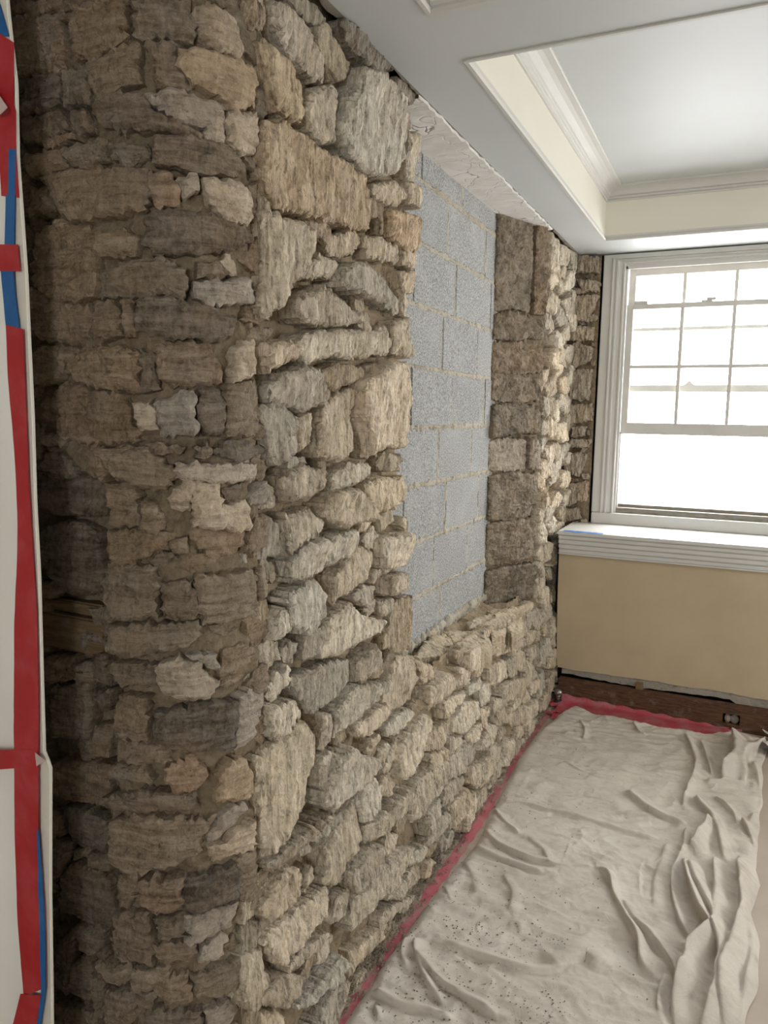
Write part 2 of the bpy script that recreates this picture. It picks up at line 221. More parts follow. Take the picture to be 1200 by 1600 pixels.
# ---------------- measured outlines (metres; stones: surface, tone, mm proud, then u,z in mm) ----------------
STONES = """Pb30 245,2241 461,2195 455,2185 395,2192 261,2210 241,2230
Pb30 271,2204 330,2198 342,2174 333,2100 271,2110 264,2169
Pr30 338,2182 381,2182 392,2145 388,2101 363,2094 336,2107
Pb30 329,2201 394,2190 399,2175 334,2182
Pb30 397,2186 468,2189 526,2183 529,2129 512,2113 453,2103 413,2106 409,2151
Pn30 526,2181 620,2189 628,2151 626,2124 552,2121 537,2128 545,2161
Pt30 623,2169 644,2192 677,2194 697,2183 700,2160 715,2150 711,2123 655,2122 637,2139
Pb30 447,2097 545,2115 550,2102 548,2049 465,2034 446,2059
Pd30 562,2117 600,2116 604,2079 622,2049 590,2035 567,2041
Po30 602,2111 704,2127 757,2120 743,2054 688,2033 623,2056 601,2082
Pd30 279,2106 372,2093 380,2040 325,2032 268,2046 283,2081
Pn30 381,2095 443,2089 453,2043 446,2028 386,2038
Pb30 271,2036 374,2029 396,2001 383,1987 289,1984 265,2004
Pb30 397,2025 446,2018 456,1983 395,1990
Pd30 458,2025 496,2039 548,2036 571,2008 637,1975 634,1965 573,1975 502,1975 462,1998
Pg30 552,2032 603,2042 674,2028 643,1990 602,1989 574,2007
Pt30 672,2022 748,2048 763,2015 755,1983 712,1961 680,1981
Pt30 639,2019 672,2022 672,1968 642,1968
Pb30 319,1989 412,1988 417,1973 330,1971
Pb30 291,1967 385,1964 386,1933 329,1922 276,1935
Pn30 385,1965 481,1968 488,1928 446,1921 386,1937
Pn30 486,1956 552,1954 556,1930 511,1916 492,1935
Pd30 567,1965 620,1976 698,1968 722,1947 709,1927 626,1912 566,1923 560,1949
Pb30 357,1923 386,1931 552,1914 557,1895 550,1845 458,1831 370,1844 336,1885
Pr30 556,1911 589,1910 604,1878 599,1849 567,1843 554,1871
Pt30 597,1902 628,1910 632,1881 606,1864
Pt30 637,1904 677,1915 728,1903 741,1860 720,1842 672,1839 646,1866
Pb30 462,1812 519,1816 538,1799 530,1770 488,1763 457,1771
Pd30 544,1836 585,1849 633,1844 697,1839 734,1819 692,1793 618,1772 564,1766 543,1789
Pb30 284,1908 330,1908 353,1862 287,1852
Pb30 321,1923 359,1927 348,1897 326,1908
Pb30 290,1818 354,1845 436,1825 452,1788 459,1747 448,1699 400,1693 315,1707 285,1738
Pn30 459,1748 514,1758 568,1765 611,1750 607,1702 529,1695 460,1700
Pb30 625,1757 656,1766 679,1747 666,1735 625,1735
Pg30 625,1725 719,1748 746,1717 739,1703 648,1689 621,1701
Pb30 258,1709 285,1725 347,1702 425,1683 435,1654 422,1630 368,1620 266,1639 253,1679
Pb30 442,1684 483,1695 500,1677 502,1631 464,1623 437,1645
Pb30 504,1694 527,1693 526,1629 505,1630
Pd30 527,1691 576,1701 632,1689 691,1674 688,1640 660,1624 582,1623 526,1639
Pb30 264,1603 324,1620 404,1612 361,1584 333,1548 286,1544 262,1576
Pb30 358,1588 393,1609 476,1616 534,1606 535,1533 502,1532 419,1544 366,1567
Pd30 537,1608 559,1596 565,1536 534,1529
Pr30 563,1615 642,1621 660,1590 660,1552 602,1540 573,1545 559,1594
Pt30 689,1615 737,1636 748,1573 681,1548
Pb30 290,1513 366,1549 502,1527 517,1494 532,1445 470,1438 348,1439 290,1474
Pn30 292,1451 354,1455 347,1431 298,1430
Pt30 517,1512 556,1517 559,1464 532,1460
Pg30 558,1517 617,1538 624,1462 616,1453 565,1453 560,1496
Pd30 623,1535 653,1544 669,1519 666,1457 637,1453 622,1482
Pn30 669,1544 750,1560 758,1507 742,1452 669,1453
Qd30 439,1386 473,1421 587,1434 629,1421 644,1364 641,1296 530,1287 440,1296
Pn30 459,1429 539,1437 562,1416 589,1390 582,1365 552,1351 482,1370 446,1403
Pd30 541,1439 582,1442 603,1431 596,1420 553,1422
Pn30 615,1432 639,1442 643,1417 618,1415
Pg30 587,1406 750,1398 750,1361 590,1372
Pb30 460,1364 523,1367 525,1288 471,1284
Pn30 528,1331 555,1332 571,1300 558,1273 523,1280
Pt30 572,1341 600,1373 617,1371 610,1314 580,1323
Pt30 616,1368 656,1369 658,1321 722,1334 727,1269 613,1286
Pg30 730,1332 777,1362 793,1317 737,1317
Qd30 444,1252 549,1275 598,1264 615,1210 623,1140 541,1125 484,1148 447,1194
Qb30 443,1138 494,1149 513,1125 449,1102
Pb30 461,1278 536,1280 587,1275 573,1245 518,1215 477,1212 457,1242
Pd30 523,1229 565,1244 590,1228 555,1218
Pn30 580,1260 603,1269 606,1235 580,1235
Pn30 443,1200 478,1217 550,1213 558,1170 550,1116 458,1104 441,1145
Pd30 561,1181 612,1189 618,1147 618,1115 563,1115
Pn30 615,1191 734,1191 747,1093 625,1100 617,1147
Pn30 742,1184 776,1188 776,1127 747,1123
Pn30 450,1093 619,1110 626,1095 619,1070 580,1053 527,1041 454,1037
Pd30 453,1021 549,1025 548,983 480,978 449,997
Pt30 546,1021 587,1042 621,1023 646,985 634,955 597,957 559,971 547,993
Pg30 601,1046 646,1040 649,1009 620,1026
Pn30 463,953 529,963 537,932 531,879 507,868 460,876
Pk30 543,933 622,949 686,939 680,841 613,853 546,866
Pg30 689,943 752,936 761,903 729,844 681,836 680,887
Qb30 470,914 564,941 582,904 573,836 559,818 465,805
Qd30 581,923 638,943 631,895 590,883
Qb30 582,853 629,866 626,793 586,790
Qn30 529,817 571,826 593,788 548,767
Pn30 464,864 551,869 577,850 573,836 524,828 457,833
Qb30 454,741 529,766 620,777 616,675 565,677 517,670 457,673
Qn30 524,975 580,989 586,969 530,958
Qn30 526,954 582,966 578,943 529,935
Qd30 586,1006 628,1012 632,947 586,939
Qb30 444,973 524,991 529,945 465,922
Pn30 444,803 526,826 542,798 517,789 449,782
Pr30 562,825 607,846 632,802 614,779 579,774 561,795
Po30 655,810 694,814 737,754 736,719 678,725 645,744 646,784
Pd30 423,737 531,778 611,772 618,737 548,734 434,716
Qd30 475,641 516,658 615,655 606,580 560,574 498,572 480,610
Pn30 445,692 511,724 621,715 654,713 621,672 610,641 543,610 477,599 442,609
Pg30 655,718 700,716 707,702 654,675 627,661 633,688
Pt30 629,649 721,667 732,609 640,610
Qn30 510,557 551,574 551,556 516,541
Qn30 550,557 612,580 610,536 555,537
Qd30 467,488 517,535 596,526 621,491 618,421 591,396 537,400 456,403
Pn30 460,584 511,607 510,567 476,516 452,529
Pr30 511,584 588,599 584,530 541,522 507,547
Pk30 587,594 680,596 681,518 583,525
Pn30 682,599 734,601 734,526 695,507 680,531
Pd30 444,492 527,531 538,437 529,411 440,393
Pn30 536,508 589,524 591,477 547,466 538,481
Pg30 589,520 694,509 669,467 591,459
Pr30 537,460 599,460 616,426 586,413 540,429
Pg30 617,450 650,453 669,435 637,403 612,417
Qd30 436,297 512,381 503,308 475,207 425,201
Qn30 512,384 591,401 591,362 547,319 512,325
Qn30 498,292 548,325 552,225 521,186 487,213
Qn30 554,279 585,284 574,179 548,197
Pn30 388,371 475,393 490,362 420,334 387,344
Pn30 485,387 565,410 561,385 511,343 488,351
Pn30 408,315 493,351 490,236 408,202
Pd30 494,338 531,353 520,246 491,236
Pn30 540,383 590,389 602,340 561,333 535,356
Pn30 599,382 682,393 703,346 652,327 604,340
Pd30 518,316 616,306 615,248 511,246
Pg30 619,307 682,302 687,265 626,240
Qb30 421,165 564,195 568,135 417,76
Pn30 687,311 739,322 747,260 713,240
Qd30 431,564 509,573 471,490 426,462
Wr35 25,2233 106,2270 91,2211 46,2194 21,2208
Wg45 107,2261 130,2280 179,2286 232,2280 268,2269 321,2233 322,2201 269,2199 188,2201 138,2210 110,2231
Wd15 186,2318 274,2355 350,2349 322,2313 237,2308
Wo40 292,2303 341,2333 373,2310 427,2284 406,2242 374,2226 322,2243 283,2272
Wk30 386,2354 461,2382 532,2388 634,2388 688,2378 584,2327 485,2323 408,2325
Wk20 720,2371 810,2388 891,2382 828,2342 722,2327
Wo40 61,2176 90,2188 170,2184 205,2155 205,2077 154,2072 113,2079 78,2132
Wt30 234,2124 262,2160 349,2210 360,2172 331,2082 291,2070 230,2082
Wl60 442,2277 482,2290 581,2303 663,2290 679,2247 695,2214 691,2147 671,2113 564,2073 465,2071 408,2079 353,2115 373,2159 415,2212
Wt35 756,2243 850,2267 853,2220 824,2135 777,2133 751,2178
WO45 60,2026 114,2060 214,2064 338,2061 446,2068 528,2066 555,2005 545,1946 426,1928 242,1910 97,1890 67,1936
Wt30 578,2065 729,2111 775,2088 717,2047 646,2033 579,2044
WO35 664,2021 862,2050 868,1959 787,1948 674,1961
Wt30 362,1892 473,1931 503,1921 486,1886 406,1850 352,1870
Wt30 532,1927 622,1944 736,1946 738,1899 546,1881
Wt40 70,1901 96,1883 179,1884 251,1882 251,1845 188,1779 128,1716 72,1675 49,1693 64,1771 61,1833
Wt10 49,2039 91,2061 97,2008 49,1977
Wt10 51,2142 92,2137 92,2088 61,2049 50,2061
Wr10 264,1905 322,1933 384,1912 364,1883 292,1878
Wb10 628,2037 690,2035 693,1966 630,1959
Wt20 799,2128 888,2142 875,2077 801,2077
Wt20 761,1940 865,1954 860,1909 768,1905
Wb5 396,2207 495,2272 468,2208 424,2138 398,2130
Wb5 387,2123 458,2141 488,2103 398,2097
Wb5 61,2196 99,2216 122,2209 75,2188
Wt30 254,1813 302,1841 375,1844 408,1819 365,1802 245,1788
Wg50 374,1823 464,1854 564,1856 618,1831 689,1814 706,1775 566,1784 375,1788
Wg50 181,1723 208,1745 313,1773 410,1759 434,1741 530,1742 518,1719 335,1691 236,1688 190,1697
Wt40 59,1631 162,1643 193,1629 188,1610 86,1578 70,1597
Wt40 200,1639 231,1667 439,1696 555,1697 562,1658 513,1632 351,1626 241,1604 204,1616
Wt35 584,1705 649,1724 680,1679 652,1650 596,1649
Wt25 706,1742 816,1766 830,1661 709,1658
Wg35 92,1542 125,1570 203,1594 284,1593 325,1545 330,1525 241,1503 167,1507 92,1524
Wn25 312,1589 407,1616 514,1611 521,1584 397,1554 348,1553
Wl60 491,1572 580,1604 621,1618 692,1640 769,1639 801,1491 796,1421 765,1403 643,1413 561,1393 532,1445 492,1501
Wg35 68,1507 117,1517 169,1499 186,1471 177,1418 125,1387 100,1407 91,1462
Wt30 205,1495 267,1500 273,1439 238,1418 205,1422
Wp40 311,1505 352,1531 466,1561 515,1557 515,1529 467,1506 481,1407 399,1386 292,1399 291,1459
Wb10 535,1445 594,1456 637,1388 543,1386
Wt30 349,1344 462,1376 576,1375 577,1340 475,1323 371,1311
Wg40 134,1360 234,1386 325,1367 315,1327 254,1306 160,1311
WL45 316,1291 348,1314 451,1317 553,1255 541,1227 394,1228 306,1266
WL40 538,1320 626,1332 793,1320 787,1275 749,1246 601,1231 559,1271
Wt25 701,1393 756,1385 742,1340 703,1343
Wt25 765,1886 858,1901 844,1849 781,1821
Wg20 196,1406 273,1400 283,1384 191,1380
Wn5 92,1670 158,1665 120,1645
Wn5 577,1621 666,1632 653,1608 584,1592
Wt5 55,1721 82,1672 85,1646 54,1656
Wg15 36,1258 126,1280 160,1261 177,1199 75,1196 28,1200
Wt35 167,1280 262,1285 313,1248 282,1225 171,1202 158,1243
Wl45 175,1183 236,1208 276,1212 466,1213 479,1182 443,1154 352,1141 277,1128 180,1135
Wt45 361,1113 418,1130 491,1170 570,1140 571,1103 519,1071 363,1047
Wl45 651,1164 807,1161 843,1116 829,1064 655,1066 631,1117
Wl35 689,1053 834,1036 836,988 691,998
Wt20 587,1080 658,1080 659,1061 601,1046
WG45 144,1106 268,1127 326,1083 321,1030 259,1002 171,1035 166,1081
Wl30 91,1034 139,1087 180,1072 186,1025 99,1027
Wg30 474,1041 572,1048 635,1029 574,986 519,1018
Wl45 341,1009 457,1030 535,977 677,926 663,904 550,908 399,909 310,930
Wg25 251,992 335,1000 325,928 247,940
Wt20 652,987 752,971 738,941 664,938
Wn10 794,955 905,944 913,785 802,788 682,842 733,915
Wg15 34,1026 159,1011 163,964 56,951 25,957
Wl25 101,925 182,945 191,916 118,883 96,906
Wg30 192,916 356,899 486,871 475,815 415,799 291,796 260,819 220,865
Wg35 489,853 595,884 648,811 543,786 503,812
Wl45 390,763 474,800 699,751 700,725 555,710 475,699 390,705
Wl35 497,683 628,699 695,685 685,655 567,634 490,668
Wl55 722,818 858,772 878,688 806,642 677,654 679,713
Wl35 88,887 196,859 235,816 149,795 79,830
WL50 43,787 218,809 235,768 238,713 248,610 241,575 135,585 54,570 50,644 45,720
Wl30 318,782 357,774 364,725 345,686 317,697
Wl25 308,679 381,672 384,636 344,589 292,618
Wl50 351,660 428,663 487,615 602,554 541,524 449,528 331,543 293,583
Wl25 705,607 862,605 911,573 770,561 709,578
Wl40 752,531 934,568 985,527 878,459 766,429 721,449
Wt20 652,501 771,548 770,514 686,480
Wt20 958,728 1065,677 1092,630 983,641 956,665
Wl35 1008,629 1153,629 1258,564 1209,548 999,557 983,585
Wl25 1308,597 1406,576 1396,518 1297,525
Wl40 1399,630 1647,606 1666,536 1488,517 1379,576
Wl30 1128,535 1355,500 1349,476 1138,476
Wl20 1414,495 1562,484 1525,442 1424,457
Wl20 1558,449 1681,428 1649,364 1539,374
Wl20 1680,493 1756,480 1746,378 1678,423
Wl25 1765,478 1886,462 1898,379 1757,394
Wl30 1357,458 1504,407 1489,350 1343,352 1219,391 1228,428
Wl25 1534,370 1628,336 1555,280 1510,310
Wl25 1373,323 1505,327 1483,272 1364,284
Wl25 1447,242 1613,278 1697,237 1629,207 1498,218
Wl25 1175,392 1284,358 1253,328 1181,325
Wl30 1175,321 1337,322 1377,272 1315,221 1165,253
Wt25 1003,466 1213,450 1178,398 1087,386 974,425
Wt30 998,402 1149,372 1151,331 1058,307 962,334
Wl40 1701,572 1962,531 1951,484 1723,524
Wg20 782,971 867,958 859,957
Wg45 58,553 195,556 329,534 316,525 131,517 87,521
Wg30 246,498 404,497 412,480 317,474
Wl40 490,523 596,498 627,468 580,418 499,429 482,484
Wt30 357,473 490,494 477,393 317,353 269,394 296,452
Wt35 488,370 506,413 655,383 802,386 855,311 721,323 629,332 518,354
Wt35 841,378 1101,356 1108,291 981,278 862,264 793,274
Wt25 914,238 1054,232 1060,202 981,163 922,170
Wt25 1107,238 1233,235 1247,179 1130,179 1077,189
Wt25 1138,161 1316,149 1361,84 1211,62 1142,81
Wl25 1373,200 1591,162 1676,89 1467,78 1364,143
WG45 384,345 479,372 542,345 538,290 459,271 397,283
Wt35 104,490 142,495 195,465 198,426 136,406 66,423 39,462
Wl35 42,386 168,378 292,370 291,311 237,310 164,302 97,299
WG30 301,274 333,322 399,298 369,256 310,259
Wt35 409,262 556,263 706,244 791,209 662,173 487,184 391,189
Wt30 605,148 783,142 813,78 693,97
Wl30 821,174 929,139 945,108 833,127 740,157
Wt20 667,311 724,272 700,235 611,260
Wt30 111,289 237,268 307,234 241,231 152,253 117,269
Wg30 9,279 92,280 169,223 89,205 11,268
WG35 133,174 212,169 325,175 343,132 274,128 150,156
Wt30 387,66 409,119 572,90 599,34 484,57
Wt25 549,78 567,120 672,93 795,47 687,59
Wt15 -21,392 42,375 42,323 69,283 -3,263 -35,311
Wg25 186,70 355,92 365,29 290,-13
Wt25 7,255 94,185 79,143 -1,205
Wt20 1108,167 1125,122 1006,114 901,147 962,172
Wt10 5,511 54,511 120,483 61,445 -4,453
Wn10 -5,445 58,428 48,373 -15,392
Wt25 387,-2 440,18 494,12 379,-32
Wt25 207,407 245,441 260,410 215,396
Wt25 2000,453 2120,446 2213,386 2200,343 2120,344 2020,382
Wt20 2069,510 2214,467 2207,439 2107,443 2042,484
Wt25 2223,493 2424,458 2381,417 2229,428
Wt25 2267,405 2434,379 2418,327 2265,327
Wt25 1839,368 1984,344 2164,298 2198,260 2091,231 1866,285 1762,345
Wt20 1689,358 1829,315 1845,281 1674,300
Wt25 2244,250 2390,220 2380,170 2261,185
Wt25 1855,216 2029,202 2159,171 2122,92 1915,159
Wt20 1742,198 1847,173 1842,142 1736,159
Wt25 1584,194 1680,177 1754,122 1735,71 1584,118
Wl25 1243,322 1354,302 1372,263 1328,226 1222,266
Wt20 1937,77 2177,9 2129,-45 1959,4
Wt20 2207,76 2393,15 2341,-47 2201,-25
Rp25 -11,2377 165,2349 169,2263 4,2279
Rp25 49,2242 177,2219 174,2170 84,2174
Rp25 -3,2208 73,2188 111,2161 -1,2158
Rp25 21,2155 175,2150 128,2008 49,2027
Rp25 -4,1990 162,1984 155,1908 -1,1912
Rp25 -26,1861 79,1904 157,1868 150,1802 63,1764 -18,1794
Rp25 40,1753 162,1757 148,1591 14,1596
Rp25 -13,1567 167,1569 171,1479 9,1454
Rp25 65,1442 146,1449 137,1396 62,1389
Rp25 23,1374 171,1378 162,1332 26,1328
Rp25 5,1291 164,1302 120,1168 44,1193
Rp25 -8,1117 46,1103 50,1002 -3,998
Rp25 50,1125 171,1143 165,1044 64,1003
Rp25 -3,974 124,994 138,936 23,904
Jn20 0,1953 131,1972 252,1972 262,2175 237,2380 131,2388 0,2399
Jb28 270,1964 320,1965 360,1972 370,2175 346,2380 320,2385 270,2394
Jb28 0,1832 122,1834 234,1854 244,1897 242,1942 122,1963 0,1939
Jn20 252,1854 311,1855 360,1854 370,1897 350,1942 311,1943 252,1958
Jb14 0,1690 185,1689 360,1703 370,1762 346,1824 185,1837 0,1819
Jn14 0,1572 185,1553 360,1573 370,1622 351,1673 185,1687 0,1690
Jn28 0,1400 185,1417 360,1417 370,1479 353,1543 185,1561 0,1541
Jp14 0,1255 137,1242 263,1254 273,1320 259,1387 137,1399 0,1385
Jp28 281,1255 325,1249 360,1254 370,1320 346,1387 325,1389 281,1400
Jn28 0,1032 159,1010 307,1029 317,1126 311,1224 159,1243 0,1225
Jn14 325,1016 348,1024 360,1029 370,1126 360,1224 348,1239 325,1221
Jn20 0,811 185,808 360,819 370,908 355,999 185,1020 0,1009
Jn20 0,599 185,602 360,614 370,700 350,789 185,796 0,792
Wg21f 2442,1918 2504,1892 2590,1922 2532,1999 2466,1980
Wg28f 2684,139 2783,73 2868,87 2924,82 2906,175 2837,173
Wp28f 2727,71 2687,173 2647,170 2566,159 2611,61 2654,74
Wl29f 1953,615 1871,592 1957,535 2011,524 2053,526 2046,621 1997,621
Wt32f 2609,1395 2684,1384 2743,1460 2657,1491 2597,1498 2555,1422
Wt36f 2710,1821 2613,1831 2472,1770 2613,1733 2694,1723
Wt30f 2801,1456 2793,1380 2893,1366 2995,1372 2996,1463 2922,1470
Wg29f 3096,316 3015,326 2947,325 2977,244 3029,219 3108,221
Wp23f 2853,294 2812,300 2786,212 2839,208 2913,199 2966,270
Wp27f 2478,2077 2457,1986 2532,2002 2594,1985 2670,2073 2531,2090
Wt30f 1530,69 1442,62 1356,52 1418,-2 1455,-1 1483,0 1545,-2
Wg33f 3035,2258 3119,2300 3080,2352 3032,2370 2892,2357 2994,2263
Wt26f 3118,642 3080,653 3037,649 2956,552 3085,562 3119,602
Wt32f 2927,1608 2841,1619 2700,1572 2867,1513 2946,1509 3004,1595
Wt32f 2851,1105 2793,1102 2707,1029 2828,1011 2869,1020 2996,1054
Wg27f 2803,2053 2770,2050 2688,2061 2651,1978 2757,1952 2787,1956 2947,1987
Wg34f 2620,1148 2729,1155 2880,1196 2779,1254 2709,1261 2655,1246
Wt24f 1991,453 1894,443 1942,362 1972,351 2065,345 2007,426
Wt31f 2940,487 3082,549 2942,578 2882,578 2806,548 2891,469
Wl38f 2273,152 2157,153 2125,72 2263,62 2326,64 2306,149
Wp29f 2656,1603 2721,1617 2697,1705 2617,1699 2472,1643 2549,1590
Wt37f 2808,458 2752,442 2654,355 2795,355 2849,365 2901,446
Wl34f 3114,1085 3062,1099 2972,1049 3059,998 3117,1016
Wg38f 2179,333 2188,243 2228,249 2353,255 2283,329 2248,354
Wl38f 1870,27 1951,85 1867,118 1823,124 1720,63 1815,24
Wg30f 3056,1415 3105,1418 3120,1470 3085,1523 3026,1507 3001,1459
Wl24f 2902,2275 2901,2348 2821,2352 2719,2345 2721,2246 2806,2258
Wl23f 2595,620 2615,528 2668,512 2811,591 2689,617
Wl25f 2729,350 2644,361 2560,349 2476,306 2610,271 2665,254
Wt21f 2510,92 2444,29 2558,-2 2608,-1 2708,37 2593,83
Wt31f 2767,1680 2849,1624 2899,1616 3032,1642 2891,1712 2857,1698
Wt28f 2655,513 2635,519 2538,474 2632,453 2651,442 2806,466 2720,537
Wp22f 2825,1269 2938,1339 2814,1365 2669,1349 2761,1272
Wl23f 2930,2249 2896,2240 2788,2145 2931,2147 2972,2170 3039,2193 2979,2271
Wt35f 3000,920 2919,926 2852,869 2949,830 2996,818 3091,883
Wt30f 2495,1287 2442,1256 2501,1194 2548,1183 2639,1207 2583,1275 2551,1284
Wg24f 2864,1829 2987,1782 3049,1780 3119,1841 3072,1881 2990,1880
Wt25f 2712,178 2741,175 2847,179 2774,263 2743,273 2689,284 2568,221
Wl22f 2644,704 2618,710 2488,696 2567,619 2627,623 2690,623
Wl35f 2474,954 2442,896 2528,871 2555,874 2651,899 2566,974 2518,962
Wl28f 3030,1769 2961,1683 3021,1665 3084,1671 3118,1740 3081,1782
Wl32f 2670,2233 2641,2335 2574,2346 2472,2352 2512,2262 2550,2247
Wl34f 2440,2282 2443,2198 2493,2170 2659,2212 2501,2273
Wt38f 2789,278 2834,359 2765,354 2720,332 2742,280
Wg37f 3038,835 2951,825 2957,728 3022,743 3119,817
Wt29f 2821,1767 2877,1768 2988,1757 2867,1827 2844,1857 2797,1861 2778,1783
Wp35f 1685,250 1716,223 1804,215 1820,286 1750,293 1727,294
Wt27f 2151,44 2085,103 2067,108 1992,63 2065,47
Wg28f 2968,188 2916,166 2965,88 3020,75 3117,101 3022,184
Wt23f 3057,521 3019,508 2942,422 3062,422 3108,424 3119,481 3116,538
Wt36f 2578,464 2476,463 2554,380 2602,392 2647,444 2606,456
Wt28f 3058,902 3120,906 3096,999 3046,1000 2929,982 3018,923
Wt22f 3082,717 3014,721 2865,661 3013,627 3044,655
Wl30f 2476,2108 2542,2095 2635,2166 2520,2175 2504,2170 2440,2152
Wl24f 2860,1215 2943,1204 2950,1284 2853,1279 2789,1269
Wg25f 2987,1257 3100,1342 3007,1357 2943,1342 2904,1286 2953,1277
Wl33f 2603,762 2698,754 2794,753 2817,827 2696,854 2656,842
Wt26f 3000,2121 2964,2127 2792,2080 2972,2022 2999,2022 3061,2026 3049,2118
Wt33f 2437,450 2541,480 2489,554 2423,561 2311,559 2405,464
Wl29f 2720,1476 2820,1471 2758,1548 2667,1577 2638,1498
Wl35f 1304,77 1253,68 1250,23 1278,-2 1361,6 1394,101
Wg28f 2599,955 2684,948 2803,1014 2681,1041 2625,1038
Wt23f 1673,545 1718,577 1805,569 1746,641 1674,644 1619,629
Wt38f 2929,1107 3054,1120 2977,1206 2913,1205 2834,1182 2869,1124
Wl35f 2512,781 2443,776 2501,703 2528,703 2584,711 2543,772
Wg24f 2402,229 2389,189 2341,121 2403,123 2525,133 2525,224
Wt25f 2593,1014 2645,1044 2718,1044 2647,1113 2601,1111
Wp25f 2772,1878 2875,1886 2939,1897 2940,1985 2881,1974 2853,1968
Wt30f 2946,86 2879,86 2724,49 2905,-2 2963,1
Wt29f 2484,1042 2441,1000 2441,939 2480,958 2524,971 2545,1037
Wt37f 2885,704 2956,746 2897,792 2826,809 2807,768 2767,714 2857,710
Wg30f 2223,579 2249,496 2305,492 2321,546 2307,581
Wl34f 2593,1846 2667,1830 2696,1828 2760,1887 2716,1913 2661,1922
Wt23f 3069,1533 3120,1574 3119,1605 3049,1618 2980,1628 2996,1581 3019,1538
Wl23f 2889,419 3007,359 3087,368 3118,421 3023,421
Wt26f 1731,71 1689,84 1657,89 1550,41 1644,19 1705,12 1779,10
Wg22f 2516,1496 2563,1507 2619,1518 2611,1596 2551,1590 2473,1592 2463,1508
Wt21f 2526,784 2537,778 2625,738 2620,824 2524,860 2441,831
Wp28f 2527,1189 2486,1209 2440,1232 2441,1171 2480,1138 2526,1132
Wl31f 2727,967 2604,949 2732,887 2876,895 2764,984
Wg21f 2230,558 2176,577 2114,579 2089,510 2167,490 2213,483 2240,526
Wl34f 2585,1352 2503,1342 2575,1282 2597,1266 2632,1243 2755,1275 2650,1345
Wp25f 2938,582 2974,581 2970,637 2931,646 2829,627 2892,582
Wt22f 2527,1669 2577,1731 2492,1718 2442,1711 2440,1681 2451,1614 2500,1660
Wg34f 2454,374 2430,340 2404,274 2473,270 2527,335
Wl26f 3064,2050 2906,2031 3038,1958 3094,1952 3119,1983 3113,2057
Wl25f 3107,2169 3063,2173 2975,2167 3031,2126 3078,2099
Wt19f 2821,2182 2773,2186 2720,2165 2761,2115 2806,2123
Wg29f 2440,1329 2488,1322 2518,1347 2550,1395 2484,1398 2441,1366
Wg24f 2521,1412 2564,1439 2542,1489 2502,1482 2473,1470 2441,1434 2477,1409
Wt21f 2590,987 2595,1034 2552,1049 2546,1028 2535,988 2551,979
Wt19f 3019,1171 3044,1102 3081,1099 3116,1096 3120,1125 3117,1158 3075,1168
Wt30f 2561,625 2532,654 2511,670 2468,663 2441,614 2516,606
Wt19f 2138,178 2179,162 2225,172 2195,227 2153,213
Wl23f 2362,562 2376,563 2404,593 2366,610 2344,609 2334,562
Wl29f 3094,1228 3120,1264 3093,1304 3058,1308 3004,1267 3065,1235
Wl26f 2012,250 1994,254 1918,215 2004,210 2017,208 2092,231
Wt31f 2828,523 2859,597 2801,586 2789,577 2765,561 2751,521 2809,516
Wl27f 3068,73 3017,51 2995,0 3054,-1 3095,4 3120,34
Wt19f 2739,1765 2689,1719 2737,1692 2801,1703 2869,1755 2797,1766
Wt32f 2015,501 1978,510 1956,489 1959,456 1981,458 2057,454
Wt24f 2741,703 2664,680 2767,639 2800,633 2859,656 2828,691 2781,702
Wt23f 2446,449 2413,441 2420,398 2469,402 2514,420 2481,456
Wp31f 2682,2202 2772,2195 2830,2198 2807,2252 2769,2252
Wp27f 2679,2157 2718,2167 2718,2197 2692,2202 2612,2194
Wn15f 595,9 629,2 652,9 686,31 640,57 602,46
Wb13f 947,119 922,100 954,75 1013,98 974,122
Wt11f 719,1183 746,1196 743,1236 712,1238 688,1237 670,1216 683,1184
Wn17f 1230,65 1217,62 1171,65 1220,27 1235,28 1272,69
Wt14f 259,219 246,194 282,176 303,178 331,209 302,219
Wg12f 1187,12 1192,46 1174,59 1150,66 1111,55 1111,12 1144,4
Wg16f 211,942 231,981 200,996 173,988 166,971 185,951
Wb16f 70,17 115,10 131,26 132,56 91,66 58,66 42,36
Wb15f 445,701 397,698 415,667 457,657 482,683
Wg11f 1310,202 1282,204 1238,170 1280,154 1308,154 1342,168
Wn14f 718,321 728,268 751,259 793,285 795,309 765,321
Wn11f 73,2318 35,2296 46,2257 75,2258 112,2274 123,2304
Wt14f 1258,49 1246,37 1253,6 1287,16 1320,53 1275,70
Wb14f 1319,634 1359,593 1390,608 1396,643 1362,656
Wg11f 74,1425 38,1421 19,1386 72,1371 107,1381 93,1422
Wt13f 551,1750 533,1737 515,1720 538,1701 572,1698 591,1711 568,1753
Wn14f 385,536 369,499 400,498 439,499 442,519 405,534
Wn10f 890,437 850,391 895,382 925,386 915,437
Wt14f 786,1189 822,1156 839,1139 842,1168 842,1186 812,1206
Wt14f 625,1209 598,1236 581,1246 534,1224 551,1192 578,1190
Wg12f 1108,47 1110,57 1101,89 1051,75 1070,33 1090,26
Wt18f 660,507 684,514 705,525 735,548 698,558 655,553 631,518
Wb14f 614,1994 629,1994 630,2020 629,2031 602,2039 563,2029 578,1993
Wn13f 899,588 933,570 942,566 993,569 968,596 950,601 916,603
Wb10f 642,1373 674,1342 699,1343 702,1367 701,1375 695,1402 681,1401
Wb17f 124,1107 90,1117 47,1106 46,1083 77,1058 109,1065 120,1073
Wt12f 779,-2 786,-1 838,10 801,35 781,42 756,49 743,4
Wg11f 718,1760 748,1768 769,1801 726,1822 700,1805
Wt14f 815,85 820,66 865,65 853,116 832,118
Wb14f 221,187 244,203 257,225 216,238 204,240 166,217 195,194
Wn15f 1355,243 1357,216 1392,207 1398,234 1388,267
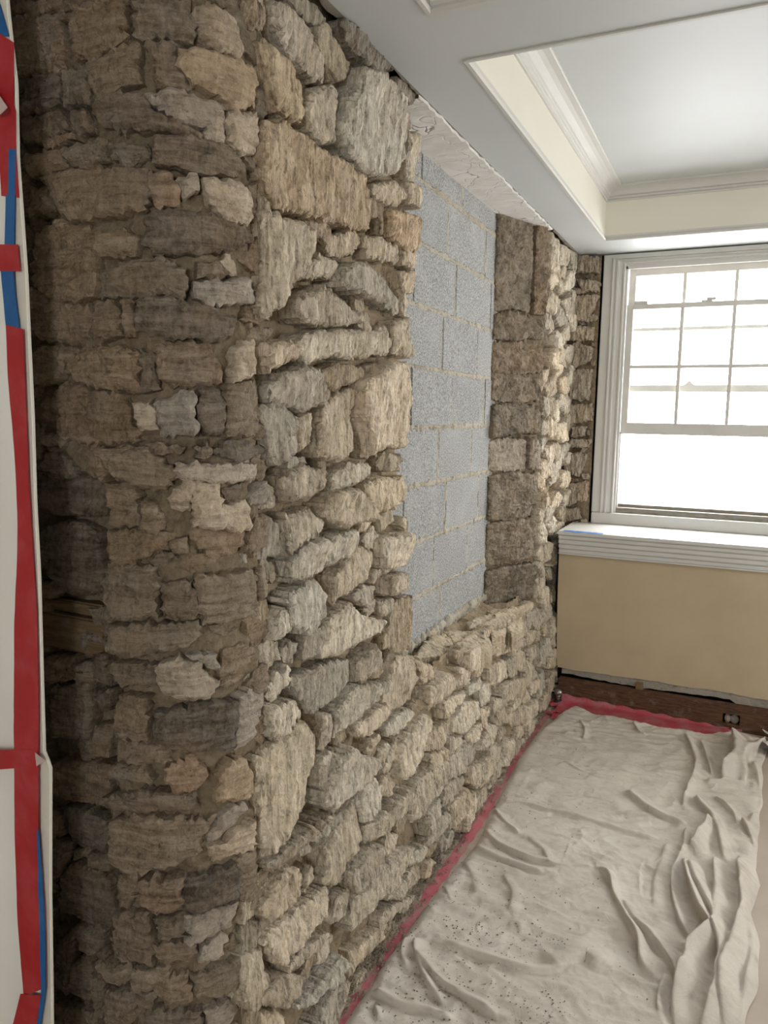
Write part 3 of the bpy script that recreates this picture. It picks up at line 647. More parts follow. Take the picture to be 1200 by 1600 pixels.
Wg17f 558,981 593,964 607,955 653,973 615,1011 592,994
Wt11f 943,53 922,24 948,5 979,1 1018,23 989,54
Wn16f 678,2263 691,2240 747,2242 735,2286 703,2293
Wt17f 667,465 638,438 683,407 717,408 737,426 711,467
Wt12f 379,-2 389,0 414,34 378,34 334,8
Wt13f 841,1264 839,1280 817,1306 786,1272 819,1246
Wn10f 535,1742 548,1753 561,1759 555,1783 531,1785 517,1785 506,1749
Wb13f 640,799 618,778 668,762 685,759 708,790 685,806
Wt12f 614,1134 670,1167 623,1199 595,1194 554,1171 585,1144
Wn14f 129,1192 97,1195 60,1181 98,1141 120,1140 156,1152
Wt17f 635,613 596,612 554,590 596,564 620,553 650,589
Wt11f 990,457 939,460 917,443 927,414 959,399 982,406
Wn16f 246,692 254,655 296,669 284,713 253,721
Wg16f 729,2302 748,2267 777,2254 825,2276 805,2304 768,2317
Wt11f 261,511 239,520 213,476 246,466 267,463 266,492
Wt15f 99,1300 148,1304 139,1340 111,1350 85,1357 60,1313
Wn13f 375,1355 362,1389 342,1394 315,1387 329,1360 347,1338
Wt17f 792,1825 771,1779 808,1778 827,1787 840,1817 807,1834
Wt12f 1353,241 1335,229 1312,207 1357,188 1383,203
Pb16f 674,2560 638,2571 585,2552 583,2520 651,2494 671,2494 713,2505
Pd19f 201,1927 240,1928 278,1946 262,1990 220,2017 152,1997 151,1958
Pb11f 72,1807 20,1796 20,1753 75,1738 118,1782
Pn20f 787,2387 802,2419 802,2449 767,2468 721,2453 733,2400
Pd17f 92,1522 145,1507 204,1528 170,1578 125,1585 68,1564
Pb18f 552,31 597,10 635,3 684,17 657,82 617,82 560,80
Pb14f 709,1669 768,1670 801,1699 801,1732 773,1753 746,1710
Pt14f 174,2273 185,2216 246,2202 290,2253 229,2280
Pb13f 611,2390 657,2399 706,2432 645,2467 596,2473 566,2427
Pb18f 594,2473 553,2510 484,2504 499,2451 556,2439
Pn13f 476,2398 526,2438 496,2461 456,2478 424,2472 390,2405 439,2403
Pb18f 696,74 735,75 764,135 719,145 674,133 643,94
Pd11f 586,2319 655,2331 652,2390 600,2397 537,2337
Pb12f 40,2395 79,2387 106,2447 60,2466 28,2458 18,2424
Pn17f 472,185 509,179 566,219 524,245 495,236 466,223
Pb20f 405,2230 464,2199 478,2196 523,2192 491,2244 468,2242
Pb13f 766,1012 711,1045 668,1040 649,970 697,962 749,975
Pn16f 405,2338 352,2330 367,2273 431,2268 466,2308 448,2331
Pb17f 154,1762 108,1755 120,1686 170,1679 217,1730
Pd13f 629,2271 603,2229 654,2208 694,2203 737,2213 701,2267 673,2286
Pb13f 272,2482 323,2491 299,2548 266,2560 204,2568 186,2521 224,2485
Pb14f 178,2478 129,2492 80,2483 119,2414 145,2402 198,2441
Pb20f 157,2136 105,2161 51,2159 26,2119 58,2087 86,2090 132,2093
Pb18f 149,1847 195,1781 258,1775 262,1842 230,1856
Pb12f 164,1950 117,1959 137,1895 177,1885 208,1895 174,1942
Pn15f 547,2330 483,2292 543,2251 568,2246 584,2303
Pt17f 133,2058 91,2088 45,2091 18,2018 59,2006 101,2008
Pn17f 332,2226 384,2231 364,2281 303,2296 286,2262 308,2231
Pb12f 744,1874 773,1846 794,1867 789,1930 747,1921 736,1894
Pb14f 577,2554 541,2601 515,2602 455,2568 509,2547
Pn16f 188,2142 175,2097 231,2070 277,2081 270,2112 249,2151
Pd18f 362,2498 310,2490 295,2485 235,2467 298,2440 352,2441
Pd15f 147,2329 179,2314 229,2340 246,2384 211,2405 158,2394 128,2378
Pt17f 711,360 771,354 799,355 802,386 777,422 754,425
Pd11f 754,146 799,174 802,219 734,229 693,211 721,150
Pb19f 718,1229 763,1211 801,1232 798,1294 745,1286
Pt16f 243,1473 236,1537 214,1536 187,1517 135,1486 192,1455 211,1463
Pn19f 800,528 727,521 694,504 684,464 737,450 801,485
Pt14f 743,2315 707,2271 744,2239 800,2243 801,2291 786,2326
Pd15f 726,1402 790,1424 720,1449 700,1451 646,1424 705,1405 715,1402
Pd15f 86,1433 40,1441 19,1410 26,1370 81,1371
Pn16f 79,1920 29,1913 22,1864 53,1836 106,1849 117,1904
Pb13f 733,2308 769,2328 801,2338 762,2391 731,2383 686,2353
Pb14f 764,306 748,291 745,243 781,235 800,254 801,299
Pb13f 739,2492 719,2503 672,2493 626,2496 671,2460 690,2446 721,2454
Pd13f 802,2154 802,2188 773,2224 747,2229 684,2199 716,2158 750,2139
Pb18f 153,1795 195,1748 240,1723 257,1744 222,1777 202,1780
Pb17f 196,1886 249,1871 279,1863 286,1906 265,1937 236,1926
Pt12f 133,2243 177,2250 218,2305 172,2313 134,2317 87,2272
Pn12f 103,2601 86,2602 79,2600 33,2562 55,2548 102,2549 133,2569
Pb19f 83,2166 124,2191 120,2248 96,2257 46,2240 39,2177
Pd16f 91,1666 46,1657 55,1589 83,1587 108,1586 148,1636 115,1654
Pd16f 95,1394 142,1375 182,1388 208,1453 171,1461 106,1446
Pn15f 655,160 704,168 695,215 679,238 610,193
Pd13f 100,2502 156,2498 196,2554 147,2581 119,2553
Pb16f 707,2429 694,2422 646,2395 660,2359 685,2356 719,2382 733,2401
Pb15f 766,808 790,808 802,847 801,857 780,882 755,883 734,848
Pn13f 366,2506 409,2527 358,2575 324,2578 310,2536 324,2511
Pb15f 739,2483 783,2467 801,2495 800,2527 735,2537
Pd17f 219,1635 250,1634 254,1675 245,1711 198,1703 159,1665
Pt19f 117,2410 57,2389 22,2387 20,2339 72,2340 129,2357
Pn20f 151,2081 136,2022 172,2008 223,2024 214,2076 181,2090
Pn12f 801,78 800,124 775,142 759,121 744,84 779,62
Pd11f 436,2530 392,2515 366,2485 388,2458 418,2458 440,2481 479,2510
Pt17f 801,2583 768,2602 727,2602 710,2569 754,2540 798,2533
Pt20f 454,72 456,56 495,36 520,38 520,96 491,109 465,119
Pb13f 697,13 749,14 768,69 732,71 700,72 674,53
Pb12f 641,1226 679,1224 719,1243 725,1270 666,1278 659,1277 598,1285
Pb18f 399,1437 395,1379 429,1370 461,1388 458,1429 441,1436
Pb15f 413,2400 371,2401 335,2356 388,2341 401,2342 464,2355 464,2398
Pd17f 759,2100 752,2064 778,2030 801,2068 799,2108
Pd14f 94,1919 116,1954 147,1977 111,1993 78,1994 40,1978 82,1928
Pb12f 254,1511 284,1545 261,1584 237,1602 188,1584 228,1543
Pd18f 248,2461 208,2483 198,2440 181,2404 258,2397 277,2447
Pn17f 636,161 592,158 567,96 621,87 645,104 670,149
Pb17f 109,2337 60,2338 40,2336 18,2311 55,2278 81,2277
Pn19f 20,1436 44,1448 102,1427 118,1467 97,1506 40,1507 20,1482
Pb13f 721,383 733,395 747,431 720,442 656,418 696,381
Pt11f 511,134 565,122 594,186 544,202 523,181
Pd14f 708,716 717,672 755,675 801,717 730,718
Pb19f 211,2206 153,2226 119,2185 148,2148 208,2152
Pb12f 366,2403 402,2434 372,2476 337,2441 311,2400
Pb19f 789,1752 801,1781 801,1814 768,1829 745,1815 706,1780 771,1755
Pt19f 18,1652 59,1663 110,1682 55,1723 18,1702 18,1680
Pb12f 744,1624 746,1602 802,1604 800,1645 784,1667 742,1668
Pd19f 314,1370 368,1372 331,1427 298,1433 265,1379
Pb13f 233,2324 290,2307 332,2322 362,2346 327,2390 283,2384 248,2356
Pt19f 664,2287 730,2301 665,2345 642,2325 616,2271
Pn20f 256,1465 229,1464 208,1443 231,1399 255,1398 277,1401 286,1456
Pn19f 593,2263 566,2245 522,2260 516,2216 539,2188 605,2191 636,2212
Pt15f 736,616 738,584 738,554 795,551 801,595 789,626
Pb17f 141,1620 157,1588 170,1583 206,1552 240,1614 193,1633 151,1640
Pt11f 515,2314 528,2327 563,2367 509,2365 454,2337
Pb14f 801,751 801,774 793,805 762,801 743,759 776,726
Pt11f 123,1854 75,1839 90,1805 124,1770 161,1788 164,1824
Pb14f 555,2438 498,2413 531,2372 588,2393 567,2423
Pd12f 718,946 762,915 796,908 802,949 801,970 774,985 754,973
Pb15f 785,1095 750,1094 709,1093 730,1043 760,1023 801,1038
Pd16f 58,1953 47,1958 18,1947 20,1931 46,1918 75,1928
Pb11f 570,1213 595,1196 626,1196 658,1219 629,1235 604,1233
Pt17f 707,1779 686,1787 662,1768 693,1747 706,1752 717,1773
Pn15f 800,1957 797,1982 772,1986 730,1969 772,1946
Pn11f 280,1823 322,1843 278,1866 252,1869 267,1841
Pd17f 615,234 580,238 564,226 566,215 576,198 612,206
Pd14f 676,1066 710,1074 701,1096 679,1098 675,1097 638,1093 654,1076
Pb11f 752,1405 757,1371 767,1363 788,1362 801,1388 787,1407
Pn15f 668,2570 686,2558 703,2560 716,2591 676,2597 639,2585
Pb16f 756,1443 775,1443 801,1468 773,1479 762,1482 751,1461 746,1454
Pd16f 715,1362 690,1358 665,1355 680,1329 690,1330 703,1333
Pb12f 568,103 545,118 523,99 528,86 548,74 558,84
Qb21f 608,128 656,139 674,170 631,192 608,204 580,178 583,145
Qb13f 249,1277 198,1246 241,1219 279,1212 312,1230 273,1279
Qn16f 285,552 229,543 199,505 251,480 280,487 315,532
Qb15f 423,969 462,1004 402,1038 362,1017 367,971 403,962
Qb21f 363,712 411,708 438,743 415,778 383,773 330,736
Qb13f 215,399 243,356 265,350 296,356 325,394 292,415 251,417
Qd20f 364,124 392,122 422,154 390,190 350,190 320,145
Qd16f 316,1119 375,1131 347,1187 296,1180 271,1127
Qb13f 199,33 213,-1 247,-1 260,46 228,66
Qn20f 224,1370 267,1377 241,1421 217,1420 199,1395
Qd14f 236,1220 198,1178 253,1171 289,1178 260,1212
Qb14f 408,1153 381,1133 368,1104 403,1088 447,1105 445,1124
Qb21f 218,1068 269,1026 308,1045 318,1084 259,1099
Qn19f 246,1374 200,1377 208,1333 267,1323 301,1354
Qn17f 698,304 676,339 634,345 616,287 658,278
Qn18f 606,66 663,67 692,72 690,120 641,123 594,99
Qb22f 408,342 424,386 394,406 367,417 328,389 335,353 372,343
Qb15f 269,555 285,554 338,566 292,600 228,596
Qd14f 465,884 499,930 460,933 441,943 398,920 435,889
Qd20f 597,18 634,14 678,31 658,64 640,66 594,69
Qb21f 430,495 428,513 417,533 387,521 359,490 390,463 420,468
Qn21f 298,927 272,958 230,965 202,968 198,934 218,900 254,893
Qb19f 347,462 391,417 413,418 462,448 426,460 406,464
Qn16f 621,1040 644,990 683,991 698,1017 689,1059
Qn18f 363,870 318,832 357,804 378,798 409,800 414,854 394,860
Qd13f 199,741 201,722 232,695 261,699 249,763 217,770
Qd22f 244,229 212,227 198,206 230,167 252,178 299,220
Qd15f 367,950 334,952 310,898 359,890 382,893 402,917
Qb22f 331,0 366,6 340,57 323,58 274,55 272,0 312,0
Qb17f 350,689 379,656 413,649 464,666 408,704 382,710
Qb15f 240,361 200,370 199,333 214,312 272,312 286,341
Qn19f 669,442 698,466 678,495 652,503 626,470 633,447
Qn21f 377,554 430,565 468,573 453,613 414,626 366,591
Qd17f 404,863 420,834 465,847 431,885 419,902 381,894
Qb22f 293,117 296,73 323,63 377,64 360,120 333,126
Qb14f 585,84 577,139 546,125 494,105 550,78
Qd15f 657,1165 627,1158 582,1132 614,1108 655,1098 684,1092 690,1143
Qb12f 311,767 326,824 286,834 244,822 251,771 272,765
Qn19f 310,483 344,466 359,494 370,536 324,544 311,523
Qn20f 347,348 310,314 354,284 401,292 382,341
Qd21f 628,403 675,398 697,409 696,457 671,442 645,446
Qn21f 266,963 299,930 323,935 349,988 308,1001 267,998
Qd13f 422,240 362,256 327,224 373,194 427,189
Qb22f 631,1106 572,1097 587,1045 615,1046 664,1089
Qb18f 198,678 219,642 260,659 229,694 198,717
Qb20f 455,1093 423,1093 373,1088 372,1037 416,1038 447,1042
Qd22f 420,1363 360,1382 317,1362 304,1333 362,1314 396,1317
Qb13f 659,901 632,855 670,839 684,830 698,867 695,880 684,897
Qn17f 629,1165 652,1171 680,1210 651,1218 622,1182
Qd20f 664,718 696,737 698,766 691,801 657,800 633,786 632,732
Qb20f 355,39 388,7 429,23 419,76 384,82 359,61
Qb18f 626,685 593,674 621,620 647,610 698,639 685,666
Qn17f 579,289 616,292 621,313 627,347 588,354 554,322
Qb18f 198,987 226,971 237,972 266,982 255,1013 203,1017
Qn22f 301,160 251,174 201,169 224,125 283,115
Qn21f 674,394 636,402 599,382 632,347 644,351
Qd18f 240,893 243,842 300,844 333,878 283,902
Qb20f 675,1355 695,1400 669,1422 643,1392 646,1372
Qb22f 199,1317 238,1279 267,1282 294,1311 255,1324 240,1325
Qd21f 575,1060 538,1039 552,1000 588,1010 628,1020 603,1045 589,1046
Rn12f 109,2011 97,2014 72,2017 85,1991 96,1990 118,1993
Rb16f 93,1135 114,1144 111,1154 89,1158 72,1157 69,1130 87,1135
Rn16f 37,1135 57,1141 58,1172 37,1169 19,1147
Rb11f 58,2202 55,2223 34,2232 18,2212 31,2202
Rp14f 167,1157 174,1170 165,1189 133,1182 138,1157
Rp13f 141,929 144,902 173,906 173,923 160,934
Rp14f 86,901 106,875 132,883 138,899 123,916 94,912
Rp11f 136,2016 153,2010 174,2027 173,2038 154,2054 142,2039 138,2030
Rp12f 83,1455 59,1462 44,1456 33,1430 56,1426 62,1435
Rn18f 42,1174 39,1195 21,1205 18,1184 24,1170
Rp17f 139,1302 143,1308 154,1326 143,1329 129,1327 122,1302
Rp13f 71,863 88,869 90,893 67,898 40,889 58,864
Rn10f 167,1426 148,1425 143,1405 166,1394 173,1406 172,1415
Rn9f 136,2263 120,2269 98,2247 114,2234 135,2232 154,2249
Rn16f 27,1383 44,1389 54,1393 57,1414 41,1425 19,1425 19,1400
Rn11f 18,1753 26,1738 37,1737 42,1755 29,1774 20,1759
Rb11f 148,1903 143,1881 155,1879 174,1874 174,1886 164,1905
Rb15f 160,1775 173,1784 174,1796 173,1804 159,1813 146,1798
Rn16f 41,1299 57,1306 71,1330 49,1330 25,1330 21,1306
Rn11f 135,880 111,872 138,859 147,859 170,868 148,881"""
SILL = [[(-0.084, 2.375), (-0.105, 2.593), (-0.074, 2.682), (-0.005, 2.618), (-0.016, 2.511), (-0.066, 2.388)], [(-0.096, 2.707), (-0.003, 2.883), (0.04, 2.875), (0.083, 2.772), (0.046, 2.655), (-0.0, 2.627), (-0.065, 2.676)], [(-0.075, 2.912), (-0.055, 3.042), (0.017, 3.287), (0.04, 3.232), (0.006, 2.983), (-0.041, 2.874)], [(0.019, 2.953), (0.05, 3.073), (0.073, 2.969), (0.053, 2.877)], [(0.041, 3.115), (0.063, 3.284), (0.107, 3.148), (0.095, 3.015)], [(-0.062, 3.164), (-0.004, 3.31), (0.039, 3.521), (0.042, 3.361), (-0.032, 3.151)], [(-0.136, 2.481), (-0.133, 2.615), (-0.101, 2.684), (-0.109, 2.588)]]
TIMBER = [(0.455, 1.1), (0.614, 1.122), (0.609, 1.012), (0.453, 1.004)]
FOLDS = [(0.018, 0.022, [(0.759, 3.75), (0.815, 3.516), (0.832, 3.353), (0.808, 3.094), (0.799, 3.003)]), (0.015, 0.018, [(0.832, 3.693), (0.875, 3.463), (0.895, 3.32)]), (0.03, 0.05, [(0.974, 3.824), (0.996, 3.642), (0.977, 3.436), (0.933, 3.313)]), (0.02, 0.04, [(1.001, 3.3), (1.008, 3.505), (1.058, 3.733), (1.118, 3.811)]), (0.02, 0.03, [(1.056, 3.563), (1.081, 3.277), (1.071, 3.115), (1.035, 3.016)]), (0.018, 0.025, [(0.836, 3.105), (0.868, 3.035), (0.921, 2.933), (0.944, 2.796), (0.952, 2.692)]), (0.012, 0.018, [(0.901, 3.145), (0.952, 3.085), (0.981, 3.017), (0.991, 2.959)]), (0.02, 0.022, [(0.58, 3.033), (0.64, 2.975), (0.706, 2.907), (0.772, 2.877), (0.821, 2.87)]), (0.02, 0.014, [(0.319, 2.737), (0.453, 2.74), (0.556, 2.73), (0.656, 2.72), (0.744, 2.721)]), (0.02, 0.03, [(0.907, 2.936), (0.885, 2.805), (0.857, 2.693), (0.829, 2.679)]), (0.014, 0.02, [(0.822, 2.857), (0.829, 2.688), (0.807, 2.499), (0.819, 2.369), (0.847, 2.259), (0.871, 2.214)]), (0.02, 0.04, [(0.835, 2.621), (0.861, 2.486), (0.897, 2.349), (0.932, 2.276), (0.933, 2.229), (0.885, 2.133), (0.88, 2.038), (0.857, 1.941), (0.852, 1.881)]), (0.02, 0.035, [(0.854, 2.622), (0.891, 2.482), (0.936, 2.352), (0.96, 2.246), (0.957, 2.096), (0.95, 1.99), (0.916, 1.887)]), (0.02, 0.025, [(0.927, 2.68), (0.938, 2.479), (0.953, 2.328), (0.986, 2.203)]), (0.022, 0.035, [(0.995, 2.705), (1.013, 2.565), (1.012, 2.389), (1.001, 2.248), (0.982, 2.108), (0.97, 1.914)]), (0.02, 0.03, [(1.036, 2.581), (1.024, 2.484), (1.038, 2.288), (1.025, 2.093), (1.001, 1.932)]), (0.016, 0.024, [(0.567, 2.45), (0.619, 2.403), (0.652, 2.305), (0.699, 2.213), (0.743, 2.129), (0.757, 2.047), (0.788, 2.004)]), (0.018, 0.022, [(0.669, 2.315), (0.714, 2.232), (0.766, 2.17), (0.814, 2.112), (0.845, 2.05), (0.859, 1.985)]), (0.014, 0.01, [(0.309, 3.185), (0.378, 3.137), (0.459, 3.098), (0.547, 3.104)]), (0.014, 0.01, [(0.167, 3.462), (0.266, 3.438), (0.356, 3.399)]), (0.03, 0.01, [(0.771, 2.724), (0.763, 2.585), (0.756, 2.459), (0.765, 2.297)]), (0.012, 0.014, [(0.821, 2.035), (0.813, 1.952), (0.815, 1.879)]), (0.012, 0.009, [(0.397, 2.404), (0.457, 2.408), (0.505, 2.432), (0.555, 2.445)]), (0.05, 0.02, [(0.509, 1.928), (0.564, 1.981), (0.613, 2.014), (0.663, 1.97)]), (0.015, 0.018, [(0.859, 3.253), (0.934, 3.291), (1.009, 3.31)]), (0.016, 0.026, [(1.008, 2.991), (1.04, 2.872), (1.06, 2.758)]), (0.004, 0.003, [(0.469, 3.091), (0.453, 2.783), (0.456, 2.413), (0.468, 2.105)]), (0.012, 0.012, [(0.52, 3.773), (0.561, 3.661), (0.599, 3.643)]), (0.012, 0.012, [(0.276, 3.675), (0.325, 3.567), (0.338, 3.448)]), (0.012, 0.008, [(0.716, 2.317), (0.697, 2.431), (0.689, 2.551)]), (0.018, 0.014, [(0.145, 2.726), (0.206, 2.74), (0.347, 2.743), (0.436, 2.755)]), (0.014, 0.014, [(0.126, 2.682), (0.208, 2.593), (0.287, 2.526)]), (0.018, 0.016, [(0.137, 2.524), (0.231, 2.439), (0.342, 2.399), (0.457, 2.404)]), (0.016, 0.014, [(0.145, 2.384), (0.277, 2.355), (0.424, 2.34)]), (0.012, 0.008, [(0.138, 2.142), (0.193, 2.067)]), (0.03, 0.01, [(0.153, 2.297), (0.212, 2.225), (0.257, 2.131)]), (0.02, 0.016, [(0.215, 1.871), (0.326, 1.881), (0.431, 1.879), (0.514, 1.904), (0.567, 1.964)]), (0.016, 0.018, [(0.182, 1.817), (0.235, 1.773), (0.298, 1.731), (0.38, 1.717), (0.46, 1.683)]), (0.012, 0.012, [(0.279, 1.75), (0.347, 1.72), (0.434, 1.681)]), (0.014, 0.018, [(0.132, 1.633), (0.213, 1.62), (0.281, 1.631), (0.356, 1.632)]), (0.016, 0.016, [(0.164, 1.874), (0.178, 1.825), (0.239, 1.735), (0.324, 1.661)]), (0.014, 0.012, [(0.126, 1.859), (0.154, 1.781), (0.19, 1.739)]), (0.014, 0.012, [(0.166, 1.586), (0.195, 1.55)]), (0.01, 0.008, [(0.298, 2.005), (0.311, 1.962)]), (0.012, 0.007, [(0.211, 2.034), (0.341, 2.131), (0.428, 2.163)]), (0.03, 0.012, [(0.299, 2.279), (0.36, 2.18), (0.375, 2.08)]), (0.025, 0.01, [(0.306, 2.539), (0.379, 2.476), (0.423, 2.405)])]
CLOTH_L = [(0.113, 1.516), (0.111, 1.645), (0.109, 1.749), (0.121, 1.948), (0.136, 2.183), (0.156, 2.421), (0.145, 2.606), (0.13, 2.874), (0.11, 3.122), (0.117, 3.465), (0.154, 3.683)]
CLOTH_R = [(1.011, 1.956), (1.039, 2.113), (1.047, 2.282), (1.03, 2.43), (1.06, 2.604), (1.042, 2.693), (1.059, 2.965), (1.072, 3.177), (1.079, 3.293), (1.084, 3.548), (1.111, 3.814)]
CLOTH_F = [(0.154, 3.683), (0.218, 3.877), (0.327, 3.809), (0.42, 3.82), (0.546, 3.795), (0.695, 3.786), (0.837, 3.793), (0.975, 3.913), (1.112, 3.853)]
TAPES = [('red', [(-0.396, 2.136), (-0.255, 2.113), (-0.219, 2.091), (-0.225, 1.996), (-0.22, 1.985), (-0.225, 1.923), (-0.223, 1.849), (-0.265, 1.856), (-0.266, 1.894), (-0.27, 1.903), (-0.414, 1.933)]), ('blue', [(-0.39, 2.211), (-0.249, 2.158), (-0.241, 2.137), (-0.229, 2.102), (-0.396, 2.141)]), ('blue', [(-0.242, 1.928), (-0.225, 1.926), (-0.232, 1.848), (-0.248, 1.853)]), ('blue', [(-0.253, 1.856), (-0.23, 1.854), (-0.237, 1.771), (-0.262, 1.773)]), ('red', [(-0.427, 1.789), (-0.227, 1.773), (-0.223, 1.729), (-0.431, 1.744)]), ('blue', [(-0.272, 1.735), (-0.242, 1.731), (-0.233, 1.644), (-0.233, 1.633), (-0.266, 1.635)]), ('red', [(-0.264, 1.642), (-0.222, 1.633), (-0.223, 1.541), (-0.224, 1.408), (-0.223, 1.295), (-0.219, 1.144), (-0.222, 1.012), (-0.23, 0.87), (-0.24, 0.71), (-0.233, 0.555), (-0.241, 0.393), (-0.302, 0.354), (-0.309, 0.505), (-0.305, 0.693), (-0.29, 0.951), (-0.278, 1.113), (-0.261, 1.245), (-0.257, 1.315), (-0.257, 1.429), (-0.265, 1.552)]), ('red', [(-0.513, 0.814), (-0.231, 0.879), (-0.232, 0.845), (-0.517, 0.766)]), ('red', [(-0.309, 0.357), (-0.252, 0.375), (-0.27, 0.299), (-0.308, 0.171), (-0.375, 0.143), (-0.338, 0.273)]), ('blue', [(-0.242, 0.722), (-0.236, 0.711), (-0.232, 0.556), (-0.237, 0.394), (-0.265, 0.273), (-0.276, 0.269), (-0.252, 0.375)]), ('pink', [(-0.237, 0.872), (-0.198, 0.868), (-0.232, 0.847)]), ('pink', [(-0.276, 2.034), (-0.244, 2.014), (-0.22, 1.985), (-0.237, 1.977), (-0.252, 1.981), (-0.257, 2.001), (-0.277, 2.014)])]
SHEET_EDGE = [(-0.239, 2.219), (-0.235, 2.141), (-0.224, 2.031), (-0.228, 1.911), (-0.224, 1.828), (-0.22, 1.723), (-0.22, 1.628), (-0.219, 1.486), (-0.222, 1.34), (-0.22, 1.202), (-0.224, 1.024), (-0.227, 0.864), (-0.212, 0.849), (-0.227, 0.584), (-0.235, 0.367), (-0.247, 0.097)]

# ---------------- the room shell ----------------
ZS = 2.365                                   # underside of the dropped ceiling border
WY = 4.34                                    # face of the window wall above the ledge
floor = struct(MB().box(-1.3, 3.75, -2.3, 4.7, -.1, 0).build('floor', M_FLOOR))
outer = struct(MB().box(-.5, -.24, 1.3, 4.75, 0, 2.9).build('wall_left_backing', M_MORTD))
struct(MB().box(-1.3, -.24, 1.25, 1.5, 0, 2.9).build('wall_recess_backing', M_MORTD))
struct(MB().box(-1.4, -1.2, -2.4, 1.5, 0, 2.9).build('wall_side', M_LIGHTWALL))
b = MB(); b.box(-1.4, 1.2, -2.5, -2.3, 0, 2.9); b.box(2.0, 3.75, -2.5, -2.3, 0, 2.9); b.box(1.2, 2.0, -2.5, -2.3, 0, .95); b.box(1.2, 2.0, -2.5, -2.3, 2.15, 2.9)  # opening left in the rear wall is added to let in fill light
struct(b.build('wall_rear', M_LIGHTWALL))
b = MB(); b.box(3.6, 3.8, -2.4, 2.2, 0, 2.9); b.box(3.6, 3.8, 3.0, 4.8, 0, 2.9); b.box(3.6, 3.8, 2.2, 3.0, 0, .95); b.box(3.6, 3.8, 2.2, 3.0, 2.25, 2.9)
struct(b.build('wall_right', M_LIGHTWALL))
struct(MB().box(-1.4, 3.8, -2.5, 4.8, 2.9, 3.0).build('ceiling_deck', M_CEIL))
# window wall: solid above and between the two openings
b = MB(); b.box(1.16, 1.78, WY+.005, 4.75, .9, 2.9); b.box(2.72, 3.7, WY+.005, 4.75, .9, 2.9)
b.box(.25, 1.16, WY+.06, 4.75, 2.30, 2.9); b.box(1.78, 2.72, WY+.06, 4.75, 2.30, 2.9)
b.box(.25, 1.16, WY+.06, 4.75, 0, .96); b.box(1.16, 3.7, WY+.005, 4.75, 0, .96)
struct(b.build('wall_window', M_LIGHTWALL))

struct(MB().box(-.3, .25, WY+.07, 4.75, 0, 2.9).build('wall_return_backing', M_GAP_SHADE))  # backing coloured near-black so the gap beside the casing reads as shaded
# dropped ceiling border with coffers
X0, Y1 = .045, 4.36
trays = [(.222, 2.9, -.75, 1.652), (.222, 2.9, 1.893, 3.992)]
b = MB()
xs = [(X0, .222), (2.9, 3.65)]
for x0, x1 in xs: b.box(x0, x1, 1.0 if x0 < 1 else -2.35, Y1, ZS, ZS+.05)
b.box(-1.25, .222, -2.35, 1.0, ZS, ZS+.05)
for y0, y1 in ((-2.35, -.75), (1.652, 1.893), (3.992, Y1)): b.box(.222, 2.9, y0, y1, ZS, ZS+.05)
b.box(-.6, X0, 1.0, 1.30, ZS+.012, ZS+.05)
ceil = struct(b.build('ceiling', M_CEIL))
# broken plaster edge along the stone wall
pts = []; n = 150; rr = random.Random(4)
v = []; f = []
for i in range(n+1):
    y = 1.1+(Y1-1.1)*i/n; xe = X0-.006-abs(rr.gauss(0, .006))-.012*max(0, math.sin(y*5.1)); v += [(X0+.004, y, ZS), (xe, y, ZS+.002), (xe+rr.uniform(-.006, .004), y, ZS+.028+rr.uniform(-.004, .004)), (X0+.004, y, ZS+.03)]
for i in range(n):
    for k in range(3): f.append((4*i+k, 4*i+k+1, 4*i+k+5, 4*i+k+4))
pymesh('broken_edge', v, f, M_GREYPL, ceil)
for x0, x1, y0, y1 in trays:
    s = MB()     # side walls of the coffer
    zt = 2.62
    s.box(x0-.02, x0, y0-.02, y1+.02, ZS+.05, zt+.1); s.box(x1, x1+.02, y0-.02, y1+.02, ZS+.05, zt+.1); s.box(x0, x1, y0-.02, y0, ZS+.05, zt+.1); s.box(x0, x1, y1, y1+.02, ZS+.05, zt+.1)
    s.box(x0-.002, x0+.003, y0, y1, ZS+.002, ZS+.052)
    s.box(x0, x1, y1-.003, y1+.002, ZS+.002, ZS+.052); s.box(x0, x1, y0-.002, y0+.003, ZS+.002, ZS+.052)
    s.build('coffer_side', M_CREAM, ceil)
    MB().box(x0, x1, y0, y1, 2.603, 2.63).build('coffer_panel', M_CEIL, ceil)
    loop = [((x0, y0, 0), (1, 1, 0)), ((x1, y0, 0), (-1, 1, 0)), ((x1, y1, 0), (-1, -1, 0)), ((x0, y1, 0), (1, -1, 0))]
    bead = [(-.004, ZS-.004), (.006, ZS-.004), (.009, ZS+.004), (.006, ZS+.010), (.0035, ZS+.013), (.0035, ZS+.022), (-.004, ZS+.022)]
    MB().sweep([(a, z) for a, z in bead], [((o[0], o[1], 0), d, (0, 0, 1)) for o, d in loop], closed=True).build('edge_bead', M_TRIM, ceil)
    cr = [(-.002, 2.545), (.007, 2.545), (.009, 2.551), (.006, 2.555), (.014, 2.558), (.016, 2.564), (.012, 2.567), (.018, 2.570)]
    cr += [(.018+.055*(1-math.cos(t*math.pi/2)), 2.570+.026*math.sin(t*math.pi/2)) for t in (.2, .4, .6, .8, 1)]
    cr += [(.076, 2.596), (.080, 2.598), (.080, 2.606), (-.002, 2.606)]
    MB().sweep(cr, [((o[0], o[1], 0), d, (0, 0, 1)) for o, d in loop], closed=True).build('crown_moulding', M_TRIM, ceil)
# seam between ceiling boards
MB().box(1.005, 1.0065, 1.9, 3.9, 2.6026, 2.6035).build('ceiling_seam', M_GREYPL, ceil)

